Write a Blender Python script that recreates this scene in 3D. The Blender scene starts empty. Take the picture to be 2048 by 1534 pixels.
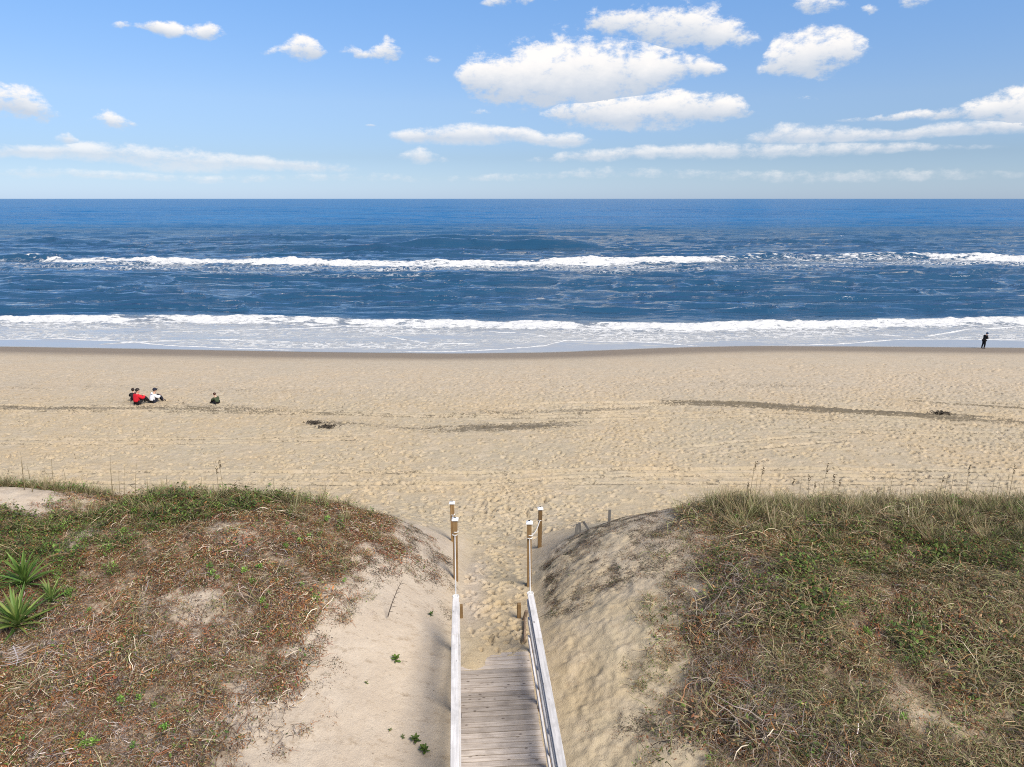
import bpy, math, random
import numpy as np
from mathutils import Vector, Matrix

R = math.radians
S = bpy.context.scene
COL = S.collection

# ------------------------------------------------------------------ camera
CAM_Z, PITCH, FPX = 15.5, R(14.6), 1420.0          # focal length in pixels of a 2048 px wide frame
cam = bpy.data.cameras.new('camera')
cam.sensor_width = 36.0
cam.lens = 36.0 * FPX / 2048.0
cam.clip_start, cam.clip_end = 0.1, 120000.0
camo = bpy.data.objects.new('camera', cam)
camo.location = (0, 0, CAM_Z)
camo.rotation_euler = (R(90) - PITCH, 0, 0)
COL.objects.link(camo)
S.camera = camo

# ------------------------------------------------------------------ light and exposure
SUN_EL, SUN_AZ = R(47), R(136)                     # azimuth clockwise from +Y (the sea)
S.view_settings.view_transform = 'Standard'
S.view_settings.look = 'None'
S.view_settings.gamma = 1.0
S.view_settings.use_curve_mapping = False
S.view_settings.exposure = 0.88
S.cycles.use_denoising = False
S.cycles.filter_width = 1.05
S.cycles.max_bounces = 6
S.cycles.diffuse_bounces = 3
S.cycles.glossy_bounces = 3
S.cycles.transparent_max_bounces = 6
S.cycles.sample_clamp_indirect = 6.0

sun = bpy.data.lights.new('sun', 'SUN')
sun.energy, sun.angle, sun.color = 3.3, R(32), (1.0, 0.92, 0.81)
suno = bpy.data.objects.new('sun', sun)
sd = Vector((math.sin(SUN_AZ) * math.cos(SUN_EL), math.cos(SUN_AZ) * math.cos(SUN_EL), math.sin(SUN_EL)))
suno.rotation_euler = (-sd).to_track_quat('-Z', 'Y').to_euler()
suno.location = (60, -30, 60)
COL.objects.link(suno)


class NT:
    """small helper round a node tree"""
    def __init__(s, tree):
        s.t = tree
        tree.nodes.clear()

    def n(s, kind, **kw):
        nd = s.t.nodes.new(kind)
        for k, v in kw.items():
            setattr(nd, k, v)
        return nd

    def put(s, sock, v):
        if v is None:
            return
        if isinstance(v, bpy.types.NodeSocket):
            s.t.links.new(v, sock)
        else:
            sock.default_value = v

    def m(s, op, a, b=None, c=None, clamp=False):
        nd = s.n('ShaderNodeMath', operation=op, use_clamp=clamp)
        for i, v in enumerate((a, b, c)):
            s.put(nd.inputs[i], v)
        return nd.outputs[0]

    def vm(s, op, a, b=None):
        nd = s.n('ShaderNodeVectorMath', operation=op)
        s.put(nd.inputs[0], a)
        s.put(nd.inputs[1], b)
        return nd.outputs[0]

    def mapr(s, v, a, b, c=0.0, d=1.0, smooth=True):
        nd = s.n('ShaderNodeMapRange', interpolation_type='SMOOTHSTEP' if smooth else 'LINEAR')
        for i, w in enumerate((v, a, b, c, d)):
            s.put(nd.inputs[i], w)
        return nd.outputs[0]

    def mix(s, f, a, b, blend='MIX'):
        nd = s.n('ShaderNodeMix', data_type='RGBA', blend_type=blend)
        s.put(nd.inputs[0], f)
        s.put(nd.inputs[6], a)
        s.put(nd.inputs[7], b)
        return nd.outputs[2]

    def noise(s, vec, scale, detail=4.0, rough=0.55, out=0, dims='3D'):
        nd = s.n('ShaderNodeTexNoise', noise_dimensions=dims)
        s.put(nd.inputs['Vector'], vec)
        nd.inputs['Scale'].default_value = scale
        nd.inputs['Detail'].default_value = detail
        nd.inputs['Roughness'].default_value = rough
        return nd.outputs[out]

    def attr(s, name, out='Fac'):
        return s.n('ShaderNodeAttribute', attribute_name=name).outputs[out]

    def ramp(s, f, stops, interp='LINEAR'):
        nd = s.n('ShaderNodeValToRGB')
        cr = nd.color_ramp
        cr.interpolation = interp
        while len(cr.elements) < len(stops):
            cr.elements.new(0.5)
        for e, (p, c) in zip(cr.elements, stops):
            e.position = p
        for e, (p, c) in zip(cr.elements, stops):
            e.color = c if len(c) == 4 else (*c, 1)
        s.put(nd.inputs[0], f)
        return nd.outputs[0]


def ray(px, py):
    """world direction of a point of the 2048 x 1534 photograph"""
    r, u = (px - 1024) / FPX, -(py - 767) / FPX
    c, s_ = math.cos(PITCH), math.sin(PITCH)
    return np.array((r, c + u * s_, -s_ + u * c))


def azel(px, py):
    d = ray(px, py)
    return math.degrees(math.atan2(d[0], d[1])), math.degrees(math.asin(d[2] / np.linalg.norm(d)))


# ------------------------------------------------------------------ world: Nishita sky with fair-weather cumulus
W = bpy.data.worlds.new('World')
S.world = W
W.use_nodes = True
w = NT(W.node_tree)
sky = w.n('ShaderNodeTexSky', sky_type='NISHITA', sun_disc=False)
sky.sun_elevation, sky.sun_rotation = SUN_EL, SUN_AZ
sky.altitude, sky.air_density, sky.dust_density, sky.ozone_density = 0, 1.0, 0.3, 2.0
skyc = sky.outputs[0]
dirv = w.n('ShaderNodeTexCoord').outputs['Generated']
sep = w.n('ShaderNodeSeparateXYZ')
w.put(sep.inputs[0], dirv)
az = w.m('ARCTAN2', sep.outputs[0], sep.outputs[1])
az = w.m('MULTIPLY', az, 180 / math.pi)
el = w.m('MULTIPLY', w.m('ARCSINE', sep.outputs[2]), 180 / math.pi)
azf = w.m('PINGPONG', w.m('ADD', az, 45.0), 90.0)          # the same weather goes on all round
azn = w.m('DIVIDE', azf, 90.0)
pos = w.n('ShaderNodeCombineXYZ')
w.put(pos.inputs[0], azf)
w.put(pos.inputs[1], w.m('MULTIPLY', el, 1.7))
npuff = w.noise(pos.outputs[0], 0.55, 9.0, 0.66)
nbig = w.noise(pos.outputs[0], 0.24, 3.0, 0.5)
nz = w.m('ADD', w.m('MULTIPLY', w.m('SUBTRACT', npuff, 0.5), 2.6), w.m('MULTIPLY', w.m('SUBTRACT', nbig, 0.5), 0.9))

# each row: clouds as lists of (px, top, bottom, fullness) in the photograph
ROWS = [
    [[(955, 2, 12, 0), (1000, -14, 16, .7), (1090, -14, 8, .4), (1130, -5, 5, 0)],
     [(1580, 0, 20, 0), (1610, -12, 26, .9), (1680, -8, 24, .7), (1705, 5, 20, 0)],
     [(1715, 12, 26, 0), (1738, 8, 32, .7), (1765, 10, 26, 0)],
     [(1780, -5, 15, 0), (1820, -20, 20, .9), (1870, -10, 8, 0)]],
    [[(215, 46, 54, 0), (245, 38, 62, .75), (262, 44, 60, .3), (300, 38, 66, .8), (345, 46, 80, .95), (385, 54, 80, .6), (420, 46, 82, .95), (452, 58, 76, 0)],
     [(520, 100, 115, 0), (538, 96, 116, .45), (552, 90, 115, .3), (600, 68, 122, 1.0), (640, 84, 118, .85), (655, 100, 112, 0)],
     [(672, 95, 115, 0), (700, 84, 122, .5), (728, 102, 118, .45), (775, 76, 128, 1.0), (812, 90, 115, 0)],
     [(842, 112, 124, 0), (870, 108, 132, .4), (885, 112, 124, 0)],
     [(1165, 25, 70, 0), (1190, 10, 75, .75), (1260, 8, 80, .8), (1330, 12, 96, 1.05), (1400, 14, 98, .95), (1480, 40, 108, .8), (1530, 70, 95, 0)]],
    [[(905, 140, 165, 0), (935, 118, 190, 1.0), (1040, 105, 215, 1.25), (1180, 92, 218, 1.35), (1300, 98, 196, 1.2), (1375, 110, 160, .9), (1420, 118, 158, .7), (1462, 132, 150, 0)],
     [(1510, 130, 158, 0), (1545, 85, 160, .8), (1620, 68, 158, 1.1), (1700, 60, 140, .95), (1755, 90, 118, 0)]],
    [[(-160, 150, 210, 0), (-60, 160, 225, .9), (40, 172, 236, 1.05), (90, 196, 244, .8), (125, 225, 240, 0)],
     [(165, 228, 250, 0), (210, 220, 260, .85), (270, 240, 260, .5), (298, 246, 258, 0)],
     [(930, 218, 228, 0), (960, 216, 232, .45), (985, 220, 230, 0)],
     [(1060, 225, 245, 0), (1120, 196, 250, .95), (1240, 190, 262, 1.2), (1380, 184, 250, 1.1), (1480, 195, 236, .8), (1525, 222, 234, 0)],
     [(1590, 190, 204, 0), (1615, 190, 202, .5), (1640, 192, 202, 0)],
     [(1660, 238, 246, 0), (1760, 228, 246, .6), (1900, 214, 238, .75), (1990, 192, 250, 1.0), (2100, 165, 268, 1.2), (2260, 160, 240, .9), (2340, 190, 220, 0)]],
    [[(95, 275, 292, 0), (132, 260, 294, .85), (165, 280, 292, 0)],
     [(725, 248, 254, 0), (740, 246, 254, .5), (755, 248, 254, 0)],
     [(770, 262, 280, 0), (810, 258, 286, .85), (940, 248, 290, 1.0), (1040, 254, 284, .8), (1090, 268, 296, .85), (1150, 264, 296, .8), (1195, 272, 288, 0)],
     [(1450, 280, 294, 0), (1560, 248, 292, .9), (1660, 252, 288, .8), (1800, 258, 282, .7), (1930, 240, 272, .9), (2060, 236, 268, .9), (2200, 250, 262, 0)]],
    [[(-80, 290, 330, 0), (30, 288, 316, .75), (150, 286, 322, .9), (250, 290, 330, .9), (320, 296, 346, .9), (420, 304, 346, .85), (505, 312, 340, .8), (600, 316, 348, .7), (690, 326, 350, .4), (740, 335, 345, 0)],
     [(785, 305, 322, 0), (840, 296, 332, .8), (905, 312, 330, 0)],
     [(1040, 316, 328, 0), (1120, 304, 330, .6), (1250, 294, 322, .55), (1420, 284, 322, .75), (1620, 286, 318, .7), (1850, 284, 304, .6), (2050, 286, 300, 0)]],
    [[(-60, 340, 360, 0), (60, 330, 362, .5), (180, 336, 362, .35), (420, 350, 372, .25), (700, 340, 366, .3), (900, 348, 370, .2), (1250, 330, 360, .3), (1600, 340, 372, .4), (1900, 332, 366, .35), (2150, 340, 360, 0)]],
]
cov = None
shade = None
for ri, row in enumerate(ROWS):
    stops = []
    for cl in row:
        for (px, tp, bt, q) in cl:
            a0, e_t = azel(px, tp)
            _, e_b = azel(px, bt)
            c, h = (e_t + e_b) / 2, max(0.12, (e_t - e_b) / 2)
            stops.append(((a0 + 45) / 90, (c / 20, h / 4, (q + (.08 if ri >= 4 and q > 0 else .06 if q > 0 else 0)) / 2)))
    stops = stops[:32]
    col = w.ramp(azn, stops)
    sc = w.n('ShaderNodeSeparateColor')
    w.put(sc.inputs[0], col)
    c = w.m('MULTIPLY', sc.outputs[0], 20.0)
    h = w.m('MULTIPLY', sc.outputs[1], 4.0)
    q = w.m('MULTIPLY', sc.outputs[2], 2.0)
    t = w.m('DIVIDE', w.m('SUBTRACT', el, c), h)
    # flat below, billowing above
    tt = w.m('MULTIPLY', t, w.m('ADD', 1.0, w.m('MULTIPLY', w.m('LESS_THAN', t, 0.0), 0.15)))
    d = w.m('SUBTRACT', q, w.m('MULTIPLY', w.m('MULTIPLY', tt, tt), 0.62))
    d = w.m('ADD', d, w.m('MULTIPLY', nz, w.mapr(q, 0.0, 0.3, 0.0, 1.55 if ri < 4 else 1.0)))
    a = w.mapr(d, 0.0, 1.05)
    sh = w.m('ADD', t, w.m('MULTIPLY', nz, 0.38))
    if cov is None:
        cov, shade = a, sh
    else:
        over = w.m('GREATER_THAN', a, cov)
        nd = w.n('ShaderNodeMix', data_type='FLOAT')
        w.put(nd.inputs[0], over); w.put(nd.inputs[2], shade); w.put(nd.inputs[3], sh)
        shade = nd.outputs[0]
        cov = w.m('MAXIMUM', cov, a)
# scattered cumulus higher up, out of the frame
high = w.m('MULTIPLY', w.mapr(w.noise(pos.outputs[0], 0.07, 5.0, 0.6), 0.52, 0.64), w.mapr(el, 14.5, 19.0))
cov = w.m('MAXIMUM', cov, w.m('MULTIPLY', high, 0.9))
lit = w.mapr(shade, -0.75, 0.85)
k = 7.3                                                    # cloud radiance against the sky's own
ccol = w.mix(w.m('MAXIMUM', lit, w.mapr(el, 1.0, 6.5, 0.50, 0.0)), (0.64 * k, 0.72 * k, 0.84 * k, 1), (1.16 * k, 1.12 * k, 1.08 * k, 1))
low = w.mapr(el, 0.0, 7.0)                                 # distant clouds sink into the sky's own light
cov = w.m('MULTIPLY', cov, w.m('ADD', 0.48, w.m('MULTIPLY', low, 0.48)))
tint = w.ramp(w.m('DIVIDE', el, 30.0), [(0, (.58, .78, 1.33)), (.05, (.57, .72, 1.10)), (.10, (.56, .67, .95)), (.23, (.76, .84, 1.04)), (.46, (.80, 1.02, 1.28)), (1, (.85, 1.0, 1.2))])
skyg = w.mix(1.0, skyc, tint, 'MULTIPLY')
fin = w.mix(cov, skyg, ccol)
bg = w.n('ShaderNodeBackground')
w.put(bg.inputs[0], fin)
bg.inputs[1].default_value = 0.068
out = w.n('ShaderNodeOutputWorld')
w.put(out.inputs[0], bg.outputs[0])
W.cycles.sampling_method = 'MANUAL'
W.cycles.sample_map_resolution = 512


# ------------------------------------------------------------------ noise and small numeric helpers
def _h(ix, iy, seed):
    with np.errstate(over='ignore'):
        n = (ix.astype(np.int64) * 374761393 + iy.astype(np.int64) * 668265263 + seed * 2147483647) & 0xffffffff
        n = ((n ^ (n >> 13)) * 1274126177) & 0xffffffff
        n = ((n ^ (n >> 16)) * 2246822519) & 0xffffffff
        n = n ^ (n >> 15)
    return (n & 0xffffff) / float(0xffffff)


def vn(x, y, seed=0):
    """value noise in -1..1"""
    x, y = np.asarray(x, float), np.asarray(y, float)
    ix, iy = np.floor(x), np.floor(y)
    fx, fy = x - ix, y - iy
    fx = fx * fx * fx * (fx * (fx * 6 - 15) + 10)
    fy = fy * fy * fy * (fy * (fy * 6 - 15) + 10)
    a, b = _h(ix, iy, seed), _h(ix + 1, iy, seed)
    c, d = _h(ix, iy + 1, seed), _h(ix + 1, iy + 1, seed)
    return (a + (b - a) * fx + (c - a) * fy + (a - b - c + d) * fx * fy) * 2 - 1


def fbm(x, y, seed=0, octv=4, gain=0.5):
    s, a, f, tot = 0.0, 1.0, 1.0, 0.0
    for i in range(octv):
        ca, sa = math.cos(i * 0.9), math.sin(i * 0.9)
        s = s + a * vn((x * ca - y * sa) * f, (x * sa + y * ca) * f, seed + i * 17)
        tot += a
        a *= gain
        f *= 2.03
    return s / tot


def sstep(v, a, b):
    t = np.clip((np.asarray(v, float) - a) / (b - a), 0, 1)
    return t * t * (3 - 2 * t)


def curve(pts, smooth=0.0, lo=-400, hi=400, step=0.1):
    """smoothed 1-D table"""
    xs = np.arange(lo, hi + step, step)
    p = sorted(pts)
    v = np.interp(xs, [a for a, _ in p], [b for _, b in p])
    if smooth > 0:
        k = max(3, int(smooth / step)) | 1
        ker = np.hanning(k + 2)[1:-1]
        ker /= ker.sum()
        v = np.convolve(np.pad(v, k // 2, mode='edge'), ker, mode='valid')
    return lambda q: np.interp(q, xs, v)


def plane_at(px, py, z=0.0):
    d = ray(px, py)
    t = (z - CAM_Z) / d[2]
    return d[0] * t, d[1] * t


def line_pts(pts, z=0.0, smooth=2.0):
    """a line that runs along the beach: y as a function of x"""
    q = [plane_at(a, b, z) for a, b in pts]
    return curve(q, smooth)


# ------------------------------------------------------------------ terrain heights
y_shore = line_pts([(-400, 694), (0, 692), (300, 697), (640, 703), (900, 706), (1100, 704), (1200, 700), (1350, 694), (1500, 691),
                    (1700, 692), (2048, 695), (2500, 697)], 0.0, 8.0)
floor_c = curve([(-200, 5.0), (0, 5.1), (9, 5.28), (12, 5.34), (13.2, 5.40), (14.3, 5.52), (15, 5.45), (18, 4.98), (21.2, 4.3), (24, 3.9),
                 (30, 3.5), (45, 2.6), (58, 1.55), (68, 0.55), (74, 0.0), (82, -0.6), (100, -1.6), (160, -4), (400, -8)], 1.6)
xpath = curve([(-40, 3.6), (0, 0.64), (14.1, -0.40), (18, -0.55), (21, -0.5), (28, -0.2), (60, 0)], 2.0)
ampL = curve([(-200, .5), (0, .6), (8, .85), (11, 1.05), (14, 1.55), (17, 2.15), (19, 2.4), (20, 2.25), (22, 1.25), (24, .35), (26, 0)], 1.6)
ampR = curve([(-200, .5), (0, .6), (8, .85), (11, 1.1), (14, 1.5), (17, 2.05), (19, 2.25), (20, 2.1), (21.5, 1.3), (23.6, .3), (25, 0)], 1.4)


def ground(x, y):
    x, y = np.asarray(x, float), np.asarray(y, float)
    shift = (y_shore(x) - 74.0) * sstep(y, 52, 70)
    wob = fbm(x * .22, y * .05 + 7, 5, 3)
    z = floor_c(y - shift)
    s = x - xpath(y)
    yy = y + 0.7 * fbm(x * .16, y * .1, 31, 2) * sstep(np.abs(s), 3, 7)
    wl = np.interp(y, [8, 12, 15, 19, 30], [3.4, 3.0, 2.5, 2.2, 2.2])
    tl = np.clip(-s - np.interp(y, [8, 14, 17, 20], [.85, .85, .8, .8]), 0, None)
    tr = np.clip(s - np.interp(y, [8, 14, 17, 20], [1.0, 1.0, 1.1, 1.1]), 0, None)
    z = z + ampL(yy) * (1 - np.exp(-(tl / wl) ** 1.25))
    z = z + ampR(yy) * (1 - np.exp(-(tr / wl) ** 1.2)) * (1 - .16 * sstep(tr, 5, 9))
    dm = sstep(np.maximum(tl, tr), .6, 4) * (1 - sstep(y, 19, 25))
    z = z + dm * (0.20 * fbm(x * .3, y * .3, 3, 4) + 0.10 * fbm(x * 1.1, y * 1.1, 9, 3))
    # hollow and back ridge on the right, notch and bare hill on the far left
    z = z - .50 * np.exp(-(((x - 9.8) / 3.4) ** 2 + ((y - 16.3) / 1.3) ** 2)) + .22 * np.exp(-(((x - 8.6) / 4) ** 2 + ((y - 14.2) / .9) ** 2))
    z = z - .42 * np.exp(-(((x + 11.9) / 1.0) ** 2 + ((y - 19.0) / 1.6) ** 2)) + .10 * np.exp(-(((x + 14.2) / 1.6) ** 2 + ((y - 19.4) / 1.0) ** 2))
    # wind-packed drift along the foot of the left dune
    z = z + .10 * np.exp(-(((s + 1.25) / .4) ** 2 + ((y - 17.8) / 1.3) ** 2))
    bm = sstep(y, 23, 28) * (1 - sstep(y - shift, 55, 68))
    z = z + bm * (.07 * wob + .03 * fbm(x * .5, y * .5, 41, 3))
    # blown sand lies over the last planks, most of it on the left
    e = np.exp(-((s + .5) / .6) ** 2) * np.exp(-((y - 13.75) / .5) ** 2)
    return z + .07 * e + .035 * vn(x * 2.3, y * 3.1, 77) * np.exp(-((y - 13.8) / .5) ** 2) * (np.abs(s) < 1)


def stamps(x, y, cell, seed, L, Wd, depth, mask, aim=None):
    """footprints: one jittered dent for each cell that has one"""
    out = np.zeros_like(x)
    gx, gy = np.floor(x / cell), np.floor(y / cell)
    for i in (-1, 0, 1):
        for j in (-1, 0, 1):
            cx, cy = gx + i, gy + j
            px = (cx + _h(cx, cy, seed)) * cell
            py = (cy + _h(cx, cy, seed + 1)) * cell
            an = (_h(cx, cy, seed + 2) * math.pi) if aim is None else aim + (_h(cx, cy, seed + 2) - .5) * 1.1
            sz = .7 + .6 * _h(cx, cy, seed + 3)
            on = _h(cx, cy, seed + 4) < mask
            dx, dy = x - px, y - py
            u = (dx * np.cos(an) + dy * np.sin(an)) / (L * sz)
            v = (-dx * np.sin(an) + dy * np.cos(an)) / (Wd * sz)
            r2 = u * u + v * v
            r = np.sqrt(r2)
            out += on * depth * sz * (-np.exp(-r2 * r2) + .45 * np.exp(-((r - 1.45) / .32) ** 2))
    return out


TRACKS = [  # tyre ruts: points in the photograph, height of the sand there, half width, depth
    ([(-200, 944), (300, 942), (700, 943), (900, 945), (1100, 942), (1300, 936), (1500, 934), (1700, 937), (2048, 941), (2300, 944)], 3.55, .17, .050),
    ([(-200, 962), (300, 965), (700, 967), (900, 966), (1100, 955), (1300, 946), (1500, 944), (1750, 950), (2048, 955), (2300, 958)], 3.65, .17, .045),
    ([(1050, 968), (1250, 962), (1500, 961), (1800, 965), (2300, 972)], 3.7, .16, .03),
    ([(-200, 812), (0, 811), (300, 813), (500, 822), (700, 828), (1000, 836), (1200, 830), (1300, 822)], 2.7, .20, .05),
    ([(-200, 826), (200, 822), (450, 826), (650, 832), (900, 838), (1150, 842), (1300, 834)], 2.75, .20, .045),
    ([(1000, 812), (1200, 806), (1330, 801), (1450, 806), (1600, 814), (1800, 826), (2048, 842), (2300, 855)], 2.65, .22, .06),
    ([(1100, 822), (1350, 808), (1500, 815), (1700, 830), (1900, 841), (2048, 850), (2300, 862)], 2.7, .22, .06),
    ([(1700, 792), (1850, 806), (2048, 824), (2300, 846)], 2.55, .16, .05),
    ([(1780, 792), (1900, 803), (2048, 816), (2300, 836)], 2.5, .16, .05),
    ([(1330, 905), (1450, 890), (1560, 880), (1680, 868)], 3.1, .18, .035),
    ([(900, 846), (1100, 838), (1300, 826), (1500, 826), (1800, 838), (2300, 868)], 2.8, .15, .04),
    ([(950, 852), (1150, 846), (1350, 836), (1550, 836), (1850, 848), (2300, 876)], 2.85, .15, .04),
    ([(1500, 858), (1750, 862), (2048, 872), (2300, 880)], 2.95, .15, .035), ([(1500, 866), (1750, 870), (2048, 880), (2300, 890)], 3.0, .15, .035),
    ([(-200, 880), (200, 884), (500, 880), (800, 872)], 3.05, .15, .035), ([(-200, 888), (200, 893), (500, 889), (800, 880)], 3.1, .15, .035),
    ([(1400, 918), (1520, 902), (1650, 888), (1760, 878)], 3.15, .18, .03),
]
TRK = []
for pts, z, hw, dp in TRACKS:
    q = [plane_at(a, b, z) for a, b in pts]
    TRK.append((curve(q, 3.0), q[0][0], q[-1][0], hw, dp))


def relief(x, y):
    s = x - xpath(y)
    shift = (y_shore(x) - 74.0)
    yb = y - shift * sstep(y, 52, 70)
    beach = sstep(y, 21.5, 24) * (1 - sstep(yb, 58, 65))
    traffic = np.clip(.74 + 1.0 * fbm(x * .13, y * .2, 61, 4), .1, 1)
    pathm = np.exp(-((s - .1) / (.62 + .055 * np.clip(y - 15, 0, 30))) ** 4) * sstep(y, 13.6, 14.8) * (1 - sstep(y, 26, 34))
    rface = 0.0
    z = np.zeros_like(x)
    mk = np.clip(beach * traffic * np.interp(yb, [22, 34, 46, 55, 62], [1, 1, .95, .7, .2]), 0, 1)
    z += stamps(x, y, .50, 100, .14, .08, .105, np.clip(mk + pathm * .3, 0, 1) * .8)
    z += stamps(x, y, .31, 200, .10, .06, .085, np.clip(mk * .55 + pathm * .6 + rface, 0, 1))
    z += stamps(x, y, .33, 300, .12, .06, .05, pathm * .6, math.pi / 2)
    z += (beach * .03 + pathm * .025) * fbm(x * 3.1, y * 3.1, 71, 3)
    z += .008 * fbm(x * 7, y * 7, 72, 2) * (beach + .4)
    for f, x0, x1, hw, dp in TRK:
        d = (y - f(x)) / hw
        on = sstep(x, x0, x0 + 3) * (1 - sstep(x, x1 - 3, x1)) * (.8 + .35 * vn(x * .9, y * 0, 17))
        rut = -np.exp(-d ** 4) + .55 * np.exp(-((np.abs(d) - 1.5) / .4) ** 2)
        z = z * (1 - .7 * on * np.exp(-(d / 1.8) ** 4)) + 2.2 * on * dp * rut
    # crumbling bank right of the walk
    bank = sstep(s, 1.1, 1.6) * (1 - sstep(s, 3.2, 4.5)) * sstep(y, 9, 11) * (1 - sstep(y, 19.5, 20.5))
    z += bank * (.10 * fbm(x * 1.5, y * 1.1, 83, 4) + .055 * fbm(x * 5, y * 5, 84, 4))
    # wind ripples on the smooth drifts left of the boardwalk
    rip = sstep(-s, 1.6, 2.4) * (1 - sstep(-s, 4, 5)) * (1 - sstep(y, 15.5, 17.5))
    z += .0025 * rip * np.sin((x * .55 + y) * 2 * math.pi / .13 + 3 * vn(x * .9, y * .9, 5))
    # nothing stamped under the deck
    under = np.exp(-(s / .85) ** 8) * (1 - sstep(y, 13.7, 14.3))
    return z * (1 - under)


def H(x, y):
    x, y = np.atleast_1d(np.asarray(x, float)), np.atleast_1d(np.asarray(y, float))
    return ground(x, y) + relief(x, y)


def hz(x, y):
    return float(H(x, y)[0])


def at(px, py):
    """where the sight line of a photograph point first meets the sand"""
    d = ray(px, py)
    t = np.linspace(8, 140, 5000)
    g = ground(d[0] * t, d[1] * t)
    hit = np.argmax(CAM_Z + d[2] * t < g)
    x, y = d[0] * t[hit], d[1] * t[hit]
    return float(x), float(y)


# ------------------------------------------------------------------ mesh and object helpers
def fmesh(name, V, F, mats=(), attrs=None, smooth=True):
    V, F = np.asarray(V, np.float32), np.asarray(F, np.int32)
    me = bpy.data.meshes.new(name)
    k = F.shape[1]
    me.vertices.add(len(V)); me.loops.add(F.size); me.polygons.add(len(F))
    me.vertices.foreach_set('co', V.ravel())
    me.loops.foreach_set('vertex_index', F.ravel())
    me.polygons.foreach_set('loop_start', np.arange(len(F), dtype=np.int32) * k)
    me.polygons.foreach_set('loop_total', np.full(len(F), k, np.int32))
    me.polygons.foreach_set('use_smooth', np.full(len(F), smooth))
    for n, v in (attrs or {}).items():
        v = np.asarray(v, np.float32)
        if v.ndim == 1:
            me.attributes.new(n, 'FLOAT', 'POINT').data.foreach_set('value', v)
        else:
            me.attributes.new(n, 'FLOAT_COLOR', 'POINT').data.foreach_set('color', np.c_[v, np.ones(len(v))].astype(np.float32).ravel())
    for m in mats:
        me.materials.append(m)
    me.update()
    return me


def link(name, me, parent=None, label=None, cat=None, group=None, kind=None):
    o = bpy.data.objects.new(name, me)
    COL.objects.link(o)
    if parent is not None:
        o.parent = parent
    for k_, v in (('label', label), ('category', cat), ('group', group), ('kind', kind)):
        if v:
            o[k_] = v
    return o


def grid_faces(nr, nc):
    i = np.arange(nr * nc, dtype=np.int32).reshape(nr, nc)
    return np.stack([i[:-1, :-1], i[:-1, 1:], i[1:, 1:], i[1:, :-1]], -1).reshape(-1, 4)


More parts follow.
